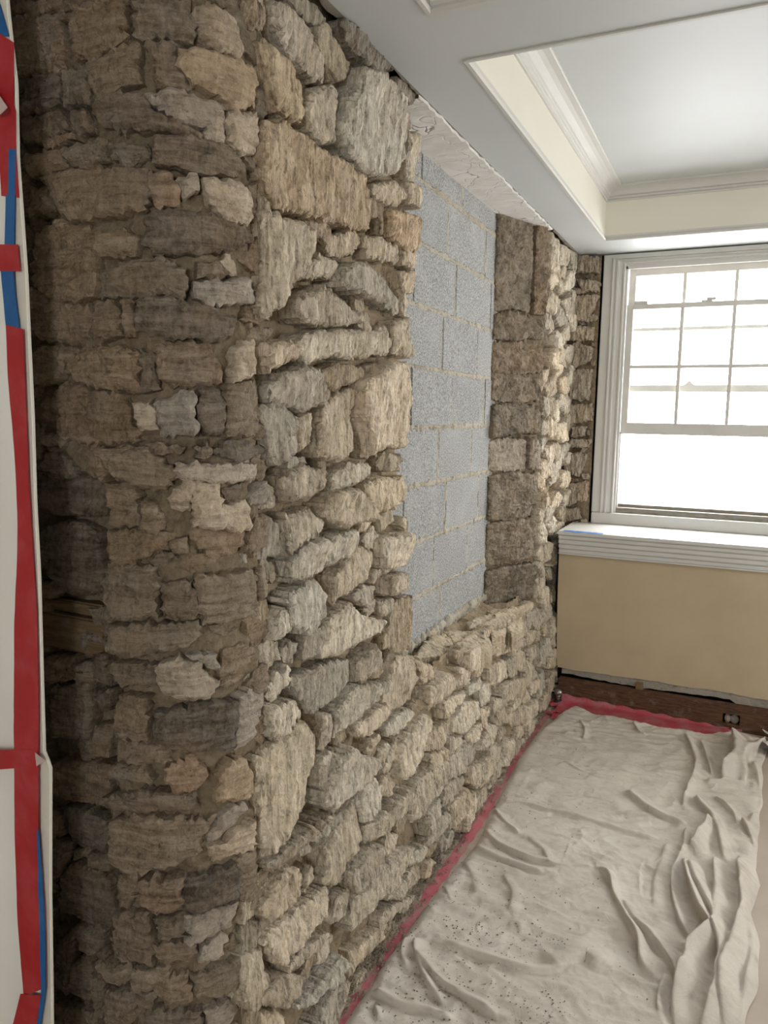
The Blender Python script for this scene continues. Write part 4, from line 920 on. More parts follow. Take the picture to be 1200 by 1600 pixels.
# ---------------- stone walls ----------------
SURF = {'Q': [(-.85, 1.135), (-.14, 1.135)],
 'P': [(-.62,1.10),(-.30,1.088),(-.15,1.082),(-.10,1.085),(-.06,1.097),(-.02,1.122),(.005,1.157),(.018,1.20),(.02,1.27)],
 'W': [(.01, 1.2), (.01, 4.32)], 'J': [(-.13, 3.30), (.015, 3.64)], 'R': [(-.02, 4.30), (.22, 4.30)]}
class Surf:
    def __init__(s, k):
        s.k = k; s.p = np.array(SURF[k]); d = np.diff(s.p, axis=0); L = np.linalg.norm(d, axis=1); s.u = np.concatenate([[0], np.cumsum(L)])
        t = []
        for i in range(len(s.p)):
            a = s.p[max(i-1, 0)]; c = s.p[min(i+1, len(s.p)-1)]; q = c-a; q = q/np.linalg.norm(q); t.append(q)
        s.t = np.array(t); s.n = np.stack([s.t[:, 1], -s.t[:, 0]], 1)
    def __call__(s, u, z, w):
        u = np.asarray(u, float); z = np.asarray(z, float); w = np.asarray(w, float)+0*u
        x = np.interp(u, s.u, s.p[:, 0]); y = np.interp(u, s.u, s.p[:, 1]); nx = np.interp(u, s.u, s.n[:, 0]); ny = np.interp(u, s.u, s.n[:, 1])
        o = np.clip(u-s.u[-1], 0, None); x += o*s.t[-1, 0]; y += o*s.t[-1, 1]
        o = np.clip(-u, 0, None); x -= o*s.t[0, 0]; y -= o*s.t[0, 1]
        if s.k == 'W':
            k = np.clip((.75-z)/.75, 0, 1); w = w+.058*k*k*(3-2*k)
        return np.stack([x+nx*w, y+ny*w, z], -1)
S = {k: Surf(k) for k in SURF}
CC = {'b': '836b4a', 'd': '655642', 'k': '3d3832', 'n': '7e6c52', 'g': '9f968a', 'G': 'aaa79f', 't': 'baaa93', 'o': 'b0966f', 'O': 'b5946b', 'r': '8a6d4e', 'l': 'cdc2b0', 'L': 'cfbd9f', 'p': 'a89780'}
def poly_dist(P, poly):
    d = np.full(len(P), 1e9); n = len(poly)
    for i in range(n):
        a = poly[i]; e = poly[(i+1) % n]-a; L = max((e*e).sum(), 1e-12)
        t = np.clip(((P-a)@e)/L, 0, 1); q = a+t[:, None]*e; d = np.minimum(d, np.linalg.norm(P-q, axis=1))
    return d
def inside(P, poly):
    r = np.zeros(len(P), bool); n = len(poly)
    for i in range(n):
        x1, y1 = poly[i]; x2, y2 = poly[(i+1) % n]
        if y1 == y2: continue
        c = ((y1 > P[:, 1]) != (y2 > P[:, 1])) & (P[:, 0] < (x2-x1)*(P[:, 1]-y1)/(y2-y1)+x1); r ^= c
    return r
def stone_mesh(poly, proud, step, seed, vertical, back=-.035, bevel=.009, rough=1.):
    rd = random.Random(seed); poly = np.array(poly, float); n = len(poly)
    if sum(poly[i][0]*poly[(i+1) % n][1]-poly[(i+1) % n][0]*poly[i][1] for i in range(n)) < 0: poly = poly[::-1]
    ring = []
    for i in range(n):
        a, c = poly[i], poly[(i+1) % n]; L = np.linalg.norm(c-a); k = max(1, int(L/step)); d = (c-a)/max(L, 1e-9)
        for j in range(k):
            p = a+(c-a)*j/k
            if j or L > .02: p = p+np.array([-d[1], d[0]])*rd.gauss(0, .0024)*rough
            ring.append(p)
    ring = np.array(ring)
    tg = np.roll(ring, -1, 0)-np.roll(ring, 1, 0); tg /= np.maximum(np.linalg.norm(tg, axis=1), 1e-6)[:, None]; nr = np.stack([tg[:, 1], -tg[:, 0]], 1); sz = min(1., (ring.max(0)-ring.min(0)).min()/.06)
    ring = ring+nr*((.0055*n3(ring[:, 0]*38, ring[:, 1]*38, seed*.37)+.0035*n3(ring[:, 0]*110, ring[:, 1]*110, seed*.7))*rough*sz)[:, None]
    lo, hi = ring.min(0), ring.max(0)
    gx, gy = np.meshgrid(np.arange(lo[0], hi[0], step), np.arange(lo[1], hi[1], step), indexing='ij')
    G = np.stack([gx.ravel(), gy.ravel()], 1); G += np.array([[rd.uniform(-.3, .3)*step, rd.uniform(-.3, .3)*step] for _ in range(len(G))])
    G = G[inside(G, ring)]
    if len(G): G = G[poly_dist(G, ring) > step*.55]
    P = np.concatenate([ring, G]) if len(G) else ring
    m = len(ring)
    vo, eo, fo, *_ = delaunay_2d_cdt([Vector(p) for p in P], [(i, (i+1) % m) for i in range(m)], [], 1, 1e-7)
    if len(vo) != len(P): P = np.array([tuple(v) for v in vo])
    dist = poly_dist(P, ring) if len(G) else np.zeros(len(P)); dist[:m] = 0
    c = P.mean(0); ext = (hi-lo)/2; q = (P-c)/np.maximum(ext, .005)
    ox = seed*1.37 % 91
    h = np.full(len(P), proud, float)+proud*(rd.uniform(-.3, .3)*q[:, 0]+rd.uniform(-.28, .28)*q[:, 1])
    for _ in range(rd.choice((0, 1, 1))):                          # a cleaved facet
        a = rd.uniform(0, 6.283); d = q[:, 0]*math.cos(a)+q[:, 1]*math.sin(a); h = np.minimum(h, proud*(1.15-rd.uniform(.3, 1.1)*np.clip(d-rd.uniform(.3, .8), 0, 9)))
    size = min(ext)
    am = min(1., size/.03)*rough
    if vertical: st = 1-2*np.abs(n3(P[:, 0]*48+ox, P[:, 1]*11+n3(P[:, 0]*20, P[:, 1]*20, ox)*.7, ox)); s2 = n3(P[:, 0]*110+ox, P[:, 1]*26, 3)
    else: st = 1-2*np.abs(n3(P[:, 0]*11+ox, P[:, 1]*52+n3(P[:, 0]*14, P[:, 1]*14, ox)*.9, ox)); s2 = n3(P[:, 0]*26+ox, P[:, 1]*110, 3)
    h = h+am*(.0042*st+.0042*s2+.0020*n3(P[:, 0]*20+ox, P[:, 1]*20, ox)+.0036*n3(P[:, 0]*80, P[:, 1]*80, ox))
    stp = n3(P[:, 0]*15+ox, P[:, 1]*9, ox+9.); h = h+am*.006*np.clip(stp*9, -1, 1)*(.5 if vertical else .35)
    bv = bevel*(.25+.8*(n3(P[:, 0]*25, P[:, 1]*25, ox+5)*.5+.5))
    t = np.clip(dist/np.maximum(bv, 1e-4), 0, 1); e = .80+.20*(t*(2-t))
    h = np.where(h > 0, h*e, h)
    # skirt
    cen = ring.mean(0); dr = ring-cen; k1 = ring+dr/np.linalg.norm(dr, axis=1)[:, None]*.002
    SK1 = k1; h1 = np.array([h[i]*.45-.004 for i in range(m)]); SK2 = k1; h2 = np.full(m, back)
    U = np.concatenate([P[:, 0], SK1[:, 0], SK2[:, 0]]); Z = np.concatenate([P[:, 1], SK1[:, 1], SK2[:, 1]]); H = np.concatenate([h, h1, h2])
    b1 = len(P); b2 = b1+m; F = []
    for t3 in fo:
        F.append(t3)
    for i in range(m):
        j = (i+1) % m; F.append((j, i, b1+i, b1+j)); F.append((b1+j, b1+i, b2+i, b2+j))
    return U, Z, H, F
def parse():
    for ln in STONES.splitlines():
        a, *p = ln.split(); fill = a.endswith('f'); a = a.rstrip('f')
        yield a[0], a[1], int(a[2:])/1000., fill, [tuple(int(v)/1000. for v in q.split(',')) for q in p]
def backing(name, k, us, zs, level, amp, mt, skip=None, parent=None):
    gu, gz = np.meshgrid(us, zs, indexing='ij'); w = level+amp*(fbm(gu*9, gz*9, 1.5+len(name), 3)+.5*n3(gu*45, gz*45, 2.))
    P = S[k](gu, gz, w); nu, nz = gu.shape; F = []
    for i in range(nu-1):
        for j in range(nz-1):
            if skip and skip((us[i]+us[i+1])/2, (zs[j]+zs[j+1])/2): continue
            a = i*nz+j; F.append((a, a+nz, a+nz+1, a+1))
    return pymesh(name, P.reshape(-1, 3), F, mt, parent)
OU0, OU1 = .845, 2.44
def opening(u, z): return OU0 < u < OU1 and z > .645
walls = {}
walls['W'] = struct(backing('wall_left', 'W', np.arange(.0, 3.13, .012), np.arange(0, 2.42, .012), -.022, .016, M_MORT, opening))
walls['P'] = struct(backing('wall_corner', 'P', np.linspace(0, S['P'].u[-1], 80), np.arange(0, 2.45, .01), .004, .015, M_MORTD, lambda u, z: u < .455 and z < 1.38))
walls['Q'] = struct(backing('wall_recess', 'Q', np.arange(0, .72, .012), np.arange(0, 2.45, .012), -.012, .014, M_MORTD))
walls['J'] = struct(backing('wall_reveal', 'J', np.arange(0, .372, .01), np.arange(.6, 2.37, .01), -.002, .008, M_MORTD))
walls['R'] = struct(backing('wall_return', 'R', np.arange(0, .185, .01), np.arange(.0, 2.37, .01), -.012, .012, M_MORTD))
# inner cheeks of the walled-up opening (near jamb, lintel bed) in mortar
MB().box(-.24, -.02, 1.9, 2.035, .5, 2.40).build('near_cheek', M_MORTD, walls['J'])
MB().box(-.24, -.03, 3.5, 4.3, .0, 2.42).build('core', M_MORTD, walls['J'])
i = 0
for k, c, pr, fill, poly in parse():
    i += 1
    if k == 'P' and fill: pr *= .8
    if k == 'W': pr *= RND.uniform(.7, 1.3)
    us = [p[0] for p in poly]; um = sum(us)/len(us)
    near = k in 'PQ' or (k == 'W' and um < 1.5)
    vert = k in 'WR'
    step = (.0062 if near else .008) if not fill else .0075
    U, Z, H, F = stone_mesh(poly, pr, step, i, vert, -.04 if k == 'W' else -.025, .006 if fill else .008, 1. if k != 'Q' else .8)
    P = S[k](U, Z, H)
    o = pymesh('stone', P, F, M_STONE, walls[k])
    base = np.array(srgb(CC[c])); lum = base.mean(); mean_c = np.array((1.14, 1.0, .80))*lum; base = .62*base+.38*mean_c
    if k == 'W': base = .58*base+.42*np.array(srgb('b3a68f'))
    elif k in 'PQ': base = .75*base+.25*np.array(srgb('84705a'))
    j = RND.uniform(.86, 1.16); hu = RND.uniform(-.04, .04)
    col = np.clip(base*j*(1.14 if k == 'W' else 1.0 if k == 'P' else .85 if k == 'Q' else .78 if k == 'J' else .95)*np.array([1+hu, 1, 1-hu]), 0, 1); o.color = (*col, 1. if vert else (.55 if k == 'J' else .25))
# flat stones bedded on the sill of the opening
def sill_z(x): return .668-.42*(x+.1)
for q, poly in enumerate(SILL):
    U, Y, H, F = stone_mesh([(x, y) for x, y in poly], .026, .009, 900+q, False, -.04, .008, .9)
    P = np.stack([U, Y, sill_z(U)-.02+H], -1)
    o = pymesh('stone', P, F, M_STONE, walls['J']); o.color = (*srgb('b5a68d'), .3)
gx, gy = np.meshgrid(np.arange(-.2, .06, .01), np.arange(2.03, 3.72, .012), indexing='ij')
gz = sill_z(gx)-.03+.014*fbm(gx*14, gy*14, .3, 3)
nz_ = gx.shape[1]
pymesh('sill_bed', np.stack([gx, gy, gz], -1).reshape(-1, 3), [(a*nz_+c, a*nz_+nz_+c, a*nz_+nz_+c+1, a*nz_+c+1) for a in range(gx.shape[0]-1) for c in range(nz_-1)], M_MORT, walls['J'])
# squared timber let into the recess
(u0, z1), (u1, _), (_, z0), _ = TIMBER[0], TIMBER[1], TIMBER[2], TIMBER[3]
def Qp(u, z, w): return tuple(S['Q'](u, z, w))
b = MB(); tx0 = -.85+u0; tx1 = -.85+u1; zt, zb = 1.075, 1.0
b.box(tx0-.04, tx1, 1.115, 1.19, zb, zt)
tm = b.build('timber', M_TIMBER, walls['Q'], bevel=.004); tm['label'] = 'short squared timber let into the stone recess'
MB().box(tx0-.04, tx1-.01, 1.125, 1.19, zt+.003, zt+.03).build('timber', M_TIMBER, walls['Q'], bevel=.004)

# walled-up opening: grey concrete blocks
inf = struct(empty('wall_infill', (-.12, 2.7, .66)))
XB = -.12
zc = [.66, .845, 1.047, 1.25, 1.455, 1.66, 1.865, 2.07, 2.27, 2.40]
jn = [(2.735,), (2.64, 3.03), (2.76, 3.16), (2.67, 3.05), (2.80, 3.21), (2.68, 3.09), (2.81, 3.25), (2.71, 3.16), (2.86, 3.325)]
MB().box(-.23, XB-.006, 1.95, 3.36, .55, 2.42).build('mortar_bed', M_JOINT, inf)
rb = random.Random(8)
for r in range(9):
    ys = [1.98]+([jn[r][0]-.405] if jn[r][0]-.405 > 2.02 else [])+list(jn[r])+[3.335]
    for a, c in zip(ys[:-1], ys[1:]):
        if c-a < .02: continue
        z0_, z1_ = zc[r]+.005, zc[r+1]-.005
        b = MB(); dx = rb.uniform(-.002, .003); b.box(XB-.06, XB+dx, a+.0045, c-.0045, z0_, z1_)
        o = b.build('concrete_block', M_BLOCK, None, bevel=.0025); o.parent = inf; o.matrix_parent_inverse = Matrix.Translation((.12, -2.7, -.66))
        g_ = rb.uniform(.25, .34); o.color = (g_, g_, g_*.97, 1)
for ch in inf.children:
    ch.matrix_parent_inverse = Matrix.Translation((.12, -2.7, -.66))
# mortar squeezed out of the bed joints: ragged beads
def bead(name, p0, p1, rad, parent, mt, seed, amp=.6):
    rd = random.Random(seed); p0 = Vector(p0); p1 = Vector(p1); L = (p1-p0).length; n = max(3, int(L/.012)); d = (p1-p0).normalized()
    A = Vector((1, 0, 0)); B = d.cross(A); path = []
    bm = bmesh.new(); rings = []
    for i in range(n+1):
        r = rad*(1+rd.uniform(-amp, amp)); o = p0+d*(L*i/n)+B*rd.uniform(-.3, .3)*rad
        rings.append([bm.verts.new(o+(A*math.cos(t)*.45+B*math.sin(t))*r) for t in (-1.57, -.7, 0, .7, 1.57)])
    for a, c in zip(rings[:-1], rings[1:]):
        for k in range(4): bm.faces.new((a[k], a[k+1], c[k+1], c[k]))
    me = bpy.data.meshes.new(name); bm.to_mesh(me); bm.free(); me.materials.append(mt); o = link(name, me, parent)
    o.matrix_parent_inverse = Matrix.Translation((.12, -2.7, -.66)); return o
for r in range(1, 9): bead('mortar_joint', (XB-.004, 2.0, zc[r]), (XB-.004, 3.335, zc[r]), .0115, inf, M_JOINT, r)
for r in range(9):
    for y in jn[r]: bead('mortar_joint', (XB-.004, y, zc[r]), (XB-.004, y, zc[r+1]), .0085, inf, M_JOINT, 50+r)
bead('mortar_joint', (XB, 2.0, .672), (XB, 3.34, .672), .018, inf, M_JOINT, 90, .8)
bead('mortar_joint', (XB, 3.338, .66), (XB, 3.338, 2.37), .012, inf, M_JOINT, 91, .8)
# cracked plaster underside of the lintel
n = 60; rr = random.Random(21); v = []; f = []
for i in range(n+1):
    y = 2.04+(3.66-2.04)*i/n; e = X0-.004+rr.uniform(-.006, .004)
    v += [(-.16, y, 2.36), (-.03, y, 2.358+rr.uniform(-.001, .001)), (e, y, 2.357+rr.uniform(-.002, .002)), (e, y, 2.40)]
for i in range(n):
    for k in range(3): f.append((4*i+k, 4*i+k+1, 4*i+k+5, 4*i+k+4))
lt = struct(pymesh('lintel', v, f, M_PLCR)); lt['label'] = 'cracked off-white plaster underside of the lintel above the blocks'

# ---------------- window wall: ledge, apron, panel, board ----------------
# cream plaster panel with a ragged lower edge
n = 120; rr = random.Random(6); lowp = []
for i in range(n+1):
    x = .10+(3.5-.10)*i/n; lowp.append((x, .176+.008*fbm(np.array(x*6.), np.array(.3), np.array(.7), 3)+rr.uniform(-.002, .002)))
poly = [(3.5, .82)]+[(.078, .82), (.080, .6), (.084, .45), (.088, .3), (.094, .19)]+[(float(a), float(c)) for a, c in lowp]
struct(MB().prism(poly, lambda a, c, d: (a, 3.95+d, c), .03).build('wall_panel', M_PANEL))
lows = []
for i in range(n+1):
    x = .12+(3.5-.12)*i/n; lows.append((x, .138+.006*math.sin(x*9)+rr.uniform(-.003, .003)-(.012 if .95 < x else 0)))
struct(MB().prism([(3.5, .21), (.12, .21)]+lows, lambda a, c, d: (a, 3.956+d, c), .04).build('wall_plaster', M_GREYPL))
struct(MB().box(.06, 3.55, 4.00, 4.34, 0, .895).build('wall_core', M_GAP_SHADE))  # near-black colour gives the open joint above the board its shade
bd = struct(empty('baseboard_window', (.11, 3.92, 0)))
b = MB(); hx0, hx1, hz0, hz1 = .912, .988, .030, .082; zt = .128
for (x0, x1, z0, z1) in ((.112, hx0, -.03, zt), (hx1, 3.5, -.03, zt), (hx0, hx1, -.03, hz0), (hx0, hx1, hz1, zt)): b.box(x0, x1, 3.92, 3.955, z0, z1)
o = b.build('board', M_BOARD); o.parent = bd; o.matrix_parent_inverse = Matrix.Translation((-.11, -3.92, 0))
b = MB(); b.box(hx0-.01, hx1+.01, 3.955, 3.975, hz0-.01, hz1+.01); o = b.build('hole_back', M_GAP_SHADE); o.parent = bd; o.matrix_parent_inverse = Matrix.Translation((-.11, -3.92, 0))  # depth of the hole is shaded by colour
for q, (x, s_) in enumerate(((.935, .014), (.965, .019))):
    b = bmesh.new(); bmesh.ops.create_icosphere(b, subdivisions=3, radius=1)
    for vv in b.verts: vv.co = Vector((x+vv.co.x*s_, 3.945+vv.co.y*.012, .052+vv.co.z*.022))*1.0+Vector((RND.uniform(-.002, .002), 0, RND.uniform(-.002, .002)))
    me = bpy.data.meshes.new('old_rag'); b.to_mesh(me); b.free(); me.materials.append(M_GREYPL); o = link('rag_plug', me, bd); o.matrix_parent_inverse = Matrix.Translation((-.11, -3.92, 0))
# splinter block in the gap under the panel
struct(MB().box(.50, .535, 3.93, 3.96, .125, .162).build('trim_shim', M_TIMBER, bevel=.002))
# ledge with stepped apron
led = struct(empty('trim_1', (.05, 4.0, .9)), 'white painted ledge with a stepped apron under the window')
def led_part(mb, name, mt, bevel=.0015, label=None):
    o = mb.build(name, mt, None, bevel=bevel); o.parent = led; o.matrix_parent_inverse = Matrix.Translation((-.05, -4.0, -.9))
    if label: o['label'] = label
    return o
led_part(MB().box(.075, 3.5, 3.90, 4.345, .895, .913), 'ledge_board', M_TRIM, .003)
for z0, z1, y in ((.872, .8935, 3.912), (.846, .8705, 3.920), (.820, .8445, 3.928), (.796, .8185, 3.936)):
    led_part(MB().box(.078, 3.5, y, 3.96, z0, z1), 'apron_board', M_TRIM, .003)
led_part(MB().box(.078, 3.5, 3.930, 3.96, .789, .797), 'apron_bead', M_TRIM, .002)
def rag_tape(name, x0, x1, y0, y1, z, mt, parent_fn, seed):
    rd = random.Random(seed); n = 14; up = []; dn = []
    for i in range(n+1):
        x = x0+(x1-x0)*i/n; up.append((x, y1+rd.uniform(-.006, .006))); dn.append((x, y0+rd.uniform(-.006, .006)))
    return parent_fn(MB().prism(dn+up[::-1], lambda a, c, d: (a, c, z+d), .0008), name, mt, 0)
rag_tape('tape_scrap', .10, .30, 3.905, 3.95, .9132, M_PALEBLUE, led_part, 1)['label'] = 'strip of pale blue tape'
rag_tape('tape_scrap', .38, .50, 4.08, 4.17, .9132, M_PALEBLUE, led_part, 2)
rag_tape('tape_scrap', .56, .80, 4.10, 4.18, .9132, M_PALEBLUE, led_part, 3)
rag_tape('tape_scrap', .525, .575, 3.90, 4.16, .9134, M_PALEBLUE, led_part, 4)
rag_tape('tape_scrap', .95, 1.10, 4.04, 4.12, .9132, M_PALEBLUE, led_part, 5)

def make_window(name, dx):
    win = struct(empty(name, (.18+dx, WY, .9)))
    inv = Matrix.Translation((-.18-dx, -WY, -.9))
    def put(mb, nm, mt, par=None, bevel=.0015, label=None):
        for v_ in mb.bm.verts: v_.co.x += dx
        o = mb.build(nm, mt, None, bevel=bevel)
        if par is None: o.parent = win; o.matrix_parent_inverse = inv
        else: o.parent = par; o.matrix_parent_inverse = par.matrix_parent_inverse.copy() if False else Matrix.Identity(4)
        if label: o['label'] = label
        return o
    # casing profile (across width, projection toward the room)
    prof = [(0, 0), (0, .014), (.004, .020), (.046, .020), (.050, .027), (.056, .027), (.060, .017), (.068, .015), (.072, .022), (.079, .022), (.083, .012), (.102, .010), (.107, .016), (.114, .016), (.116, 0)]
    xl, xr, zt, zb = .168, 1.238, 2.36, .975
    L = [((xl, WY, zb), (1, 0, 0)), ((xl, WY, zt), (1, 0, -.42)), ]
    b = MB(); b.sweep(prof, [((xl, WY, zb), (1, 0, 0), (0, -1, 0)), ((xl, WY, zt), (1, 0, -.42), (0, -1, 0)), ((xr, WY, zt), (-1, 0, -.42), (0, -1, 0)), ((xr, WY, zb), (-1, 0, 0), (0, -1, 0))])
    put(b, 'casing', M_TRIM, bevel=0)
    b = MB(); b.box(.172, 1.234, WY-.035, WY+.06, .9135, .974); put(b, 'stool', M_TRIM, bevel=.004)
    b = MB()   # jambs and head liner
    b.box(.250, .284, WY, 4.62, .95, 2.33); b.box(1.122, 1.156, WY, 4.62, .95, 2.33); b.box(.25, 1.156, WY, 4.62, 2.295, 2.34)
    b.box(.284, .296, WY+.0, WY+.012, .975, 2.30); b.box(1.110, 1.122, WY, WY+.012, .975, 2.30); b.box(.284, 1.122, WY, WY+.012, 2.283, 2.297)
    put(b, 'jamb_liner', M_TRIM)
    b = MB(); b.box(.284, .300, WY+.014, WY+.10, .975, 1.42); b.box(1.106, 1.122, WY+.014, WY+.10, .975, 1.42); put(b, 'sash_track', M_SILLW)
    b = MB(); b.box(.27, 1.14, WY+.012, 4.60, .955, 1.002); b.box(.284, 1.122, WY+.07, 4.6, 1.0, 1.018); put(b, 'sill', M_SILLW, bevel=.003, label='weathered grey outer sill')
    # raised lower sash: 3 x 2 lights
    ys = WY+.016; t = .035
    def sash(nm, y, z0, z1, br, tr, mun, gx0=.331, gx1=1.075):
        b = MB(); b.box(.296, gx0, y, y+t, z0, z1); b.box(gx1, 1.110, y, y+t, z0, z1); b.box(gx0, gx1, y, y+t, z0, z0+br); b.box(gx0, gx1, y, y+t, z1-tr, z1)
        fr = put(b, nm, M_SASH)
        mw = .0085
        for mx in (.577, .826):
            b = MB(); b.box(mx-mw, mx+mw, y+.004, y+t-.006, z0+br, z1-tr); o = b.build('muntin', M_SASH, None, bevel=.002) if dx == 0 else put(b, 'muntin', M_SASH)
            if dx == 0: o.parent = fr; o.matrix_parent_inverse = fr.matrix_parent_inverse.inverted() @ Matrix.Identity(4) if False else Matrix.Translation((0, 0, 0))
            if dx == 0: o.matrix_parent_inverse = (Matrix.Translation((.18+dx, WY, .9)) @ inv).inverted()
        zsplit = [z0+br]+list(mun)+[z1-tr]
        for mz in mun:
            b = MB(); b.box(gx0, gx1, y+.003, y+t-.007, mz-mw, mz+mw); o = put(b, 'muntin', M_SASH)
            if dx == 0: o.parent = fr; o.matrix_parent_inverse = Matrix.Identity(4)
        xspl = [gx0, .577, .826, gx1]
        if dx == 0:
            for a in range(3):
                for c in range(len(zsplit)-1):
                    b = MB(); b.box(xspl[a]+mw, xspl[a+1]-mw, y+.014, y+.017, zsplit[c]+mw, zsplit[c+1]-mw)
                    o = b.build('pane', M_GLASS, fr)
        return fr
    sash('lower_sash', ys, 1.410, 2.100, .062, .026, (1.771,))
    sash('upper_sash', ys+.045, 1.640, 2.295, .036, .040, (1.972,))
    if dx == 0:
        b = MB(); b.box(.665, .72, ys-.002, ys+.022, 2.1, 2.108); b.box(.69, .735, ys+.002, ys+.018, 2.108, 2.122); put(b, 'sash_lock', M_SASH, bevel=.003)
        b = MB(); b.box(.331, .40, ys+.002, ys+.03, 2.1, 2.118); put(b, 'lock_keeper', M_SASH, bevel=.003)
        b = MB(); b.prism([(.60, 0), (.66, 0), (.645, .008), (.636, .022), (.624, .022), (.615, .008)], lambda a, c, d: (a, ys+.05+d, 1.676+c), .02); put(b, 'sash_lift', M_SASH, bevel=0)
    return win
make_window('window_1', 0.0)
make_window('window_2', 1.53)

# ---------------- dust barrier with tape at the left ----------------
bar = empty('dust_barrier', (-.45, .95, 0))
bar['label'] = 'white plastic dust barrier sheet with red and blue tape at the left edge'; bar['category'] = 'dust barrier'
def bput(o, label=None):
    o.parent = bar; o.matrix_parent_inverse = Matrix.Translation((.45, -.95, 0))
    if label: o['label'] = label
    return o
ez = np.array([p[1] for p in SHEET_EDGE][::-1]); ex = np.array([p[0] for p in SHEET_EDGE][::-1])
def edge_x(z): return float(np.interp(z, ez, ex))
nx_, nzz = 60, 160; v = []; f = []
for j in range(nzz+1):
    z = .0+(2.36)*j/nzz; e = edge_x(z)-.012
    for i in range(nx_+1):
        s_ = i/nx_; x = -1.0+(e+1.0)*s_; y = .955+.008*math.sin(x*34+z*1.3)*(1-s_)**.3+.003*math.sin(z*11+x*20)
        v.append((x, y, z))
for j in range(nzz):
    for i in range(nx_): a = j*(nx_+1)+i; f.append((a, a+1, a+nx_+2, a+nx_+1))
bput(pymesh('sheet', v, f, M_SHEET, None, True))
v = []; f = []
for j in range(nzz+1):
    z = 2.36*j/nzz; e = edge_x(z); v += [(e-.022, .958, z), (e-.022, .949, z), (e, .949, z), (e+.001, .951, z), (e, .956, z)]
for j in range(nzz):
    for k in range(4): a = 5*j+k; f.append((a, a+1, a+6, a+5))
bput(pymesh('edge_strip', v, f, M_LIGHTWALL))
TM = {'red': (M_RED, 'glossy red tape strip'), 'blue': (M_BLUE, 'blue tape strip'), 'pink': (M_TAG, 'loose curled tape end')}
for q, (c, poly) in enumerate(TAPES):
    P = np.array(poly); ring = []
    for a, c2 in zip(P, np.roll(P, -1, 0)):
        k = max(1, int(np.linalg.norm(c2-a)/.02)); ring += [a+(c2-a)*t/k for t in range(k)]
    ring = np.array(ring); lo, hi = ring.min(0), ring.max(0); gx, gy = np.meshgrid(np.arange(lo[0], hi[0], .01), np.arange(lo[1], hi[1], .02), indexing='ij')
    G = np.stack([gx.ravel(), gy.ravel()], 1); G = G[inside(G, ring)]; G = G[poly_dist(G, ring) > .005] if len(G) else G
    A = np.concatenate([ring, G]) if len(G) else ring; m_ = len(ring)
    vo, eo, fo, *_ = delaunay_2d_cdt([Vector(p) for p in A], [(i, (i+1) % m_) for i in range(m_)], [], 1, 1e-7)
    A = np.array([tuple(p) for p in vo]); curl = .0 if c != 'pink' else .018
    yy = .9465-.0007*q-.002*np.abs(n3(A[:, 0]*30, A[:, 1]*12, q*3.1))-curl*np.clip((A[:, 0]-A[:, 0].min())/.03, 0, 1)*.5
    if c == 'blue': yy += .001
    V = [(a[0], y, a[1]) for a, y in zip(A, yy)]; nV = len(V)
    V2 = V+[(a, y+.0006, z) for a, y, z in V]
    F2 = [tuple(t) for t in fo]+[tuple(nV+i for i in t[::-1]) for t in fo]
    bput(pymesh('tape_strip', V2, F2, TM[c][0], None, True), TM[c][1])

# ---------------- floor: taped edge, canvas drop cloth, dust ----------------
cl = np.array(CLOTH_L); cr = np.array(CLOTH_R)
def seg_prof(X, Y, line, wd, h):
    best = np.full(X.shape, 1e9); sgn = np.zeros(X.shape); along = np.zeros(X.shape); nxv = np.zeros(X.shape); nyv = np.zeros(X.shape)
    L = [math.dist(a, c) for a, c in zip(line[:-1], line[1:])]; T = sum(L); acc = 0
    for (a, c), l in zip(zip(line[:-1], line[1:]), L):
        dx, dy = (c[0]-a[0])/l, (c[1]-a[1])/l; px, py = X-a[0], Y-a[1]; t = np.clip(px*dx+py*dy, 0, l)
        qx, qy = px-t*dx, py-t*dy; d = np.hypot(qx, qy); s_ = np.sign(px*dy-py*dx); mk = d < best
        best = np.where(mk, d, best); sgn = np.where(mk, s_, sgn); along = np.where(mk, (acc+t)/T, along); nxv = np.where(mk, dy, nxv); nyv = np.where(mk, -dx, nyv); acc += l
    return best, sgn, along, nxv, nyv
def smooth_line(line):
    if len(line) < 3: return line
    out = []
    P = [line[0]]+list(line)+[line[-1]]
    for i in range(1, len(P)-2):
        for k in range(5):
            t = k/5; a, c, d, e = map(np.array, (P[i-1], P[i], P[i+1], P[i+2])); out.append(tuple(.5*((2*c)+(-a+d)*t+(2*a-5*c+4*d-e)*t*t+(-a+3*c-3*d+e)*t**3)))
    out.append(line[-1]); return out
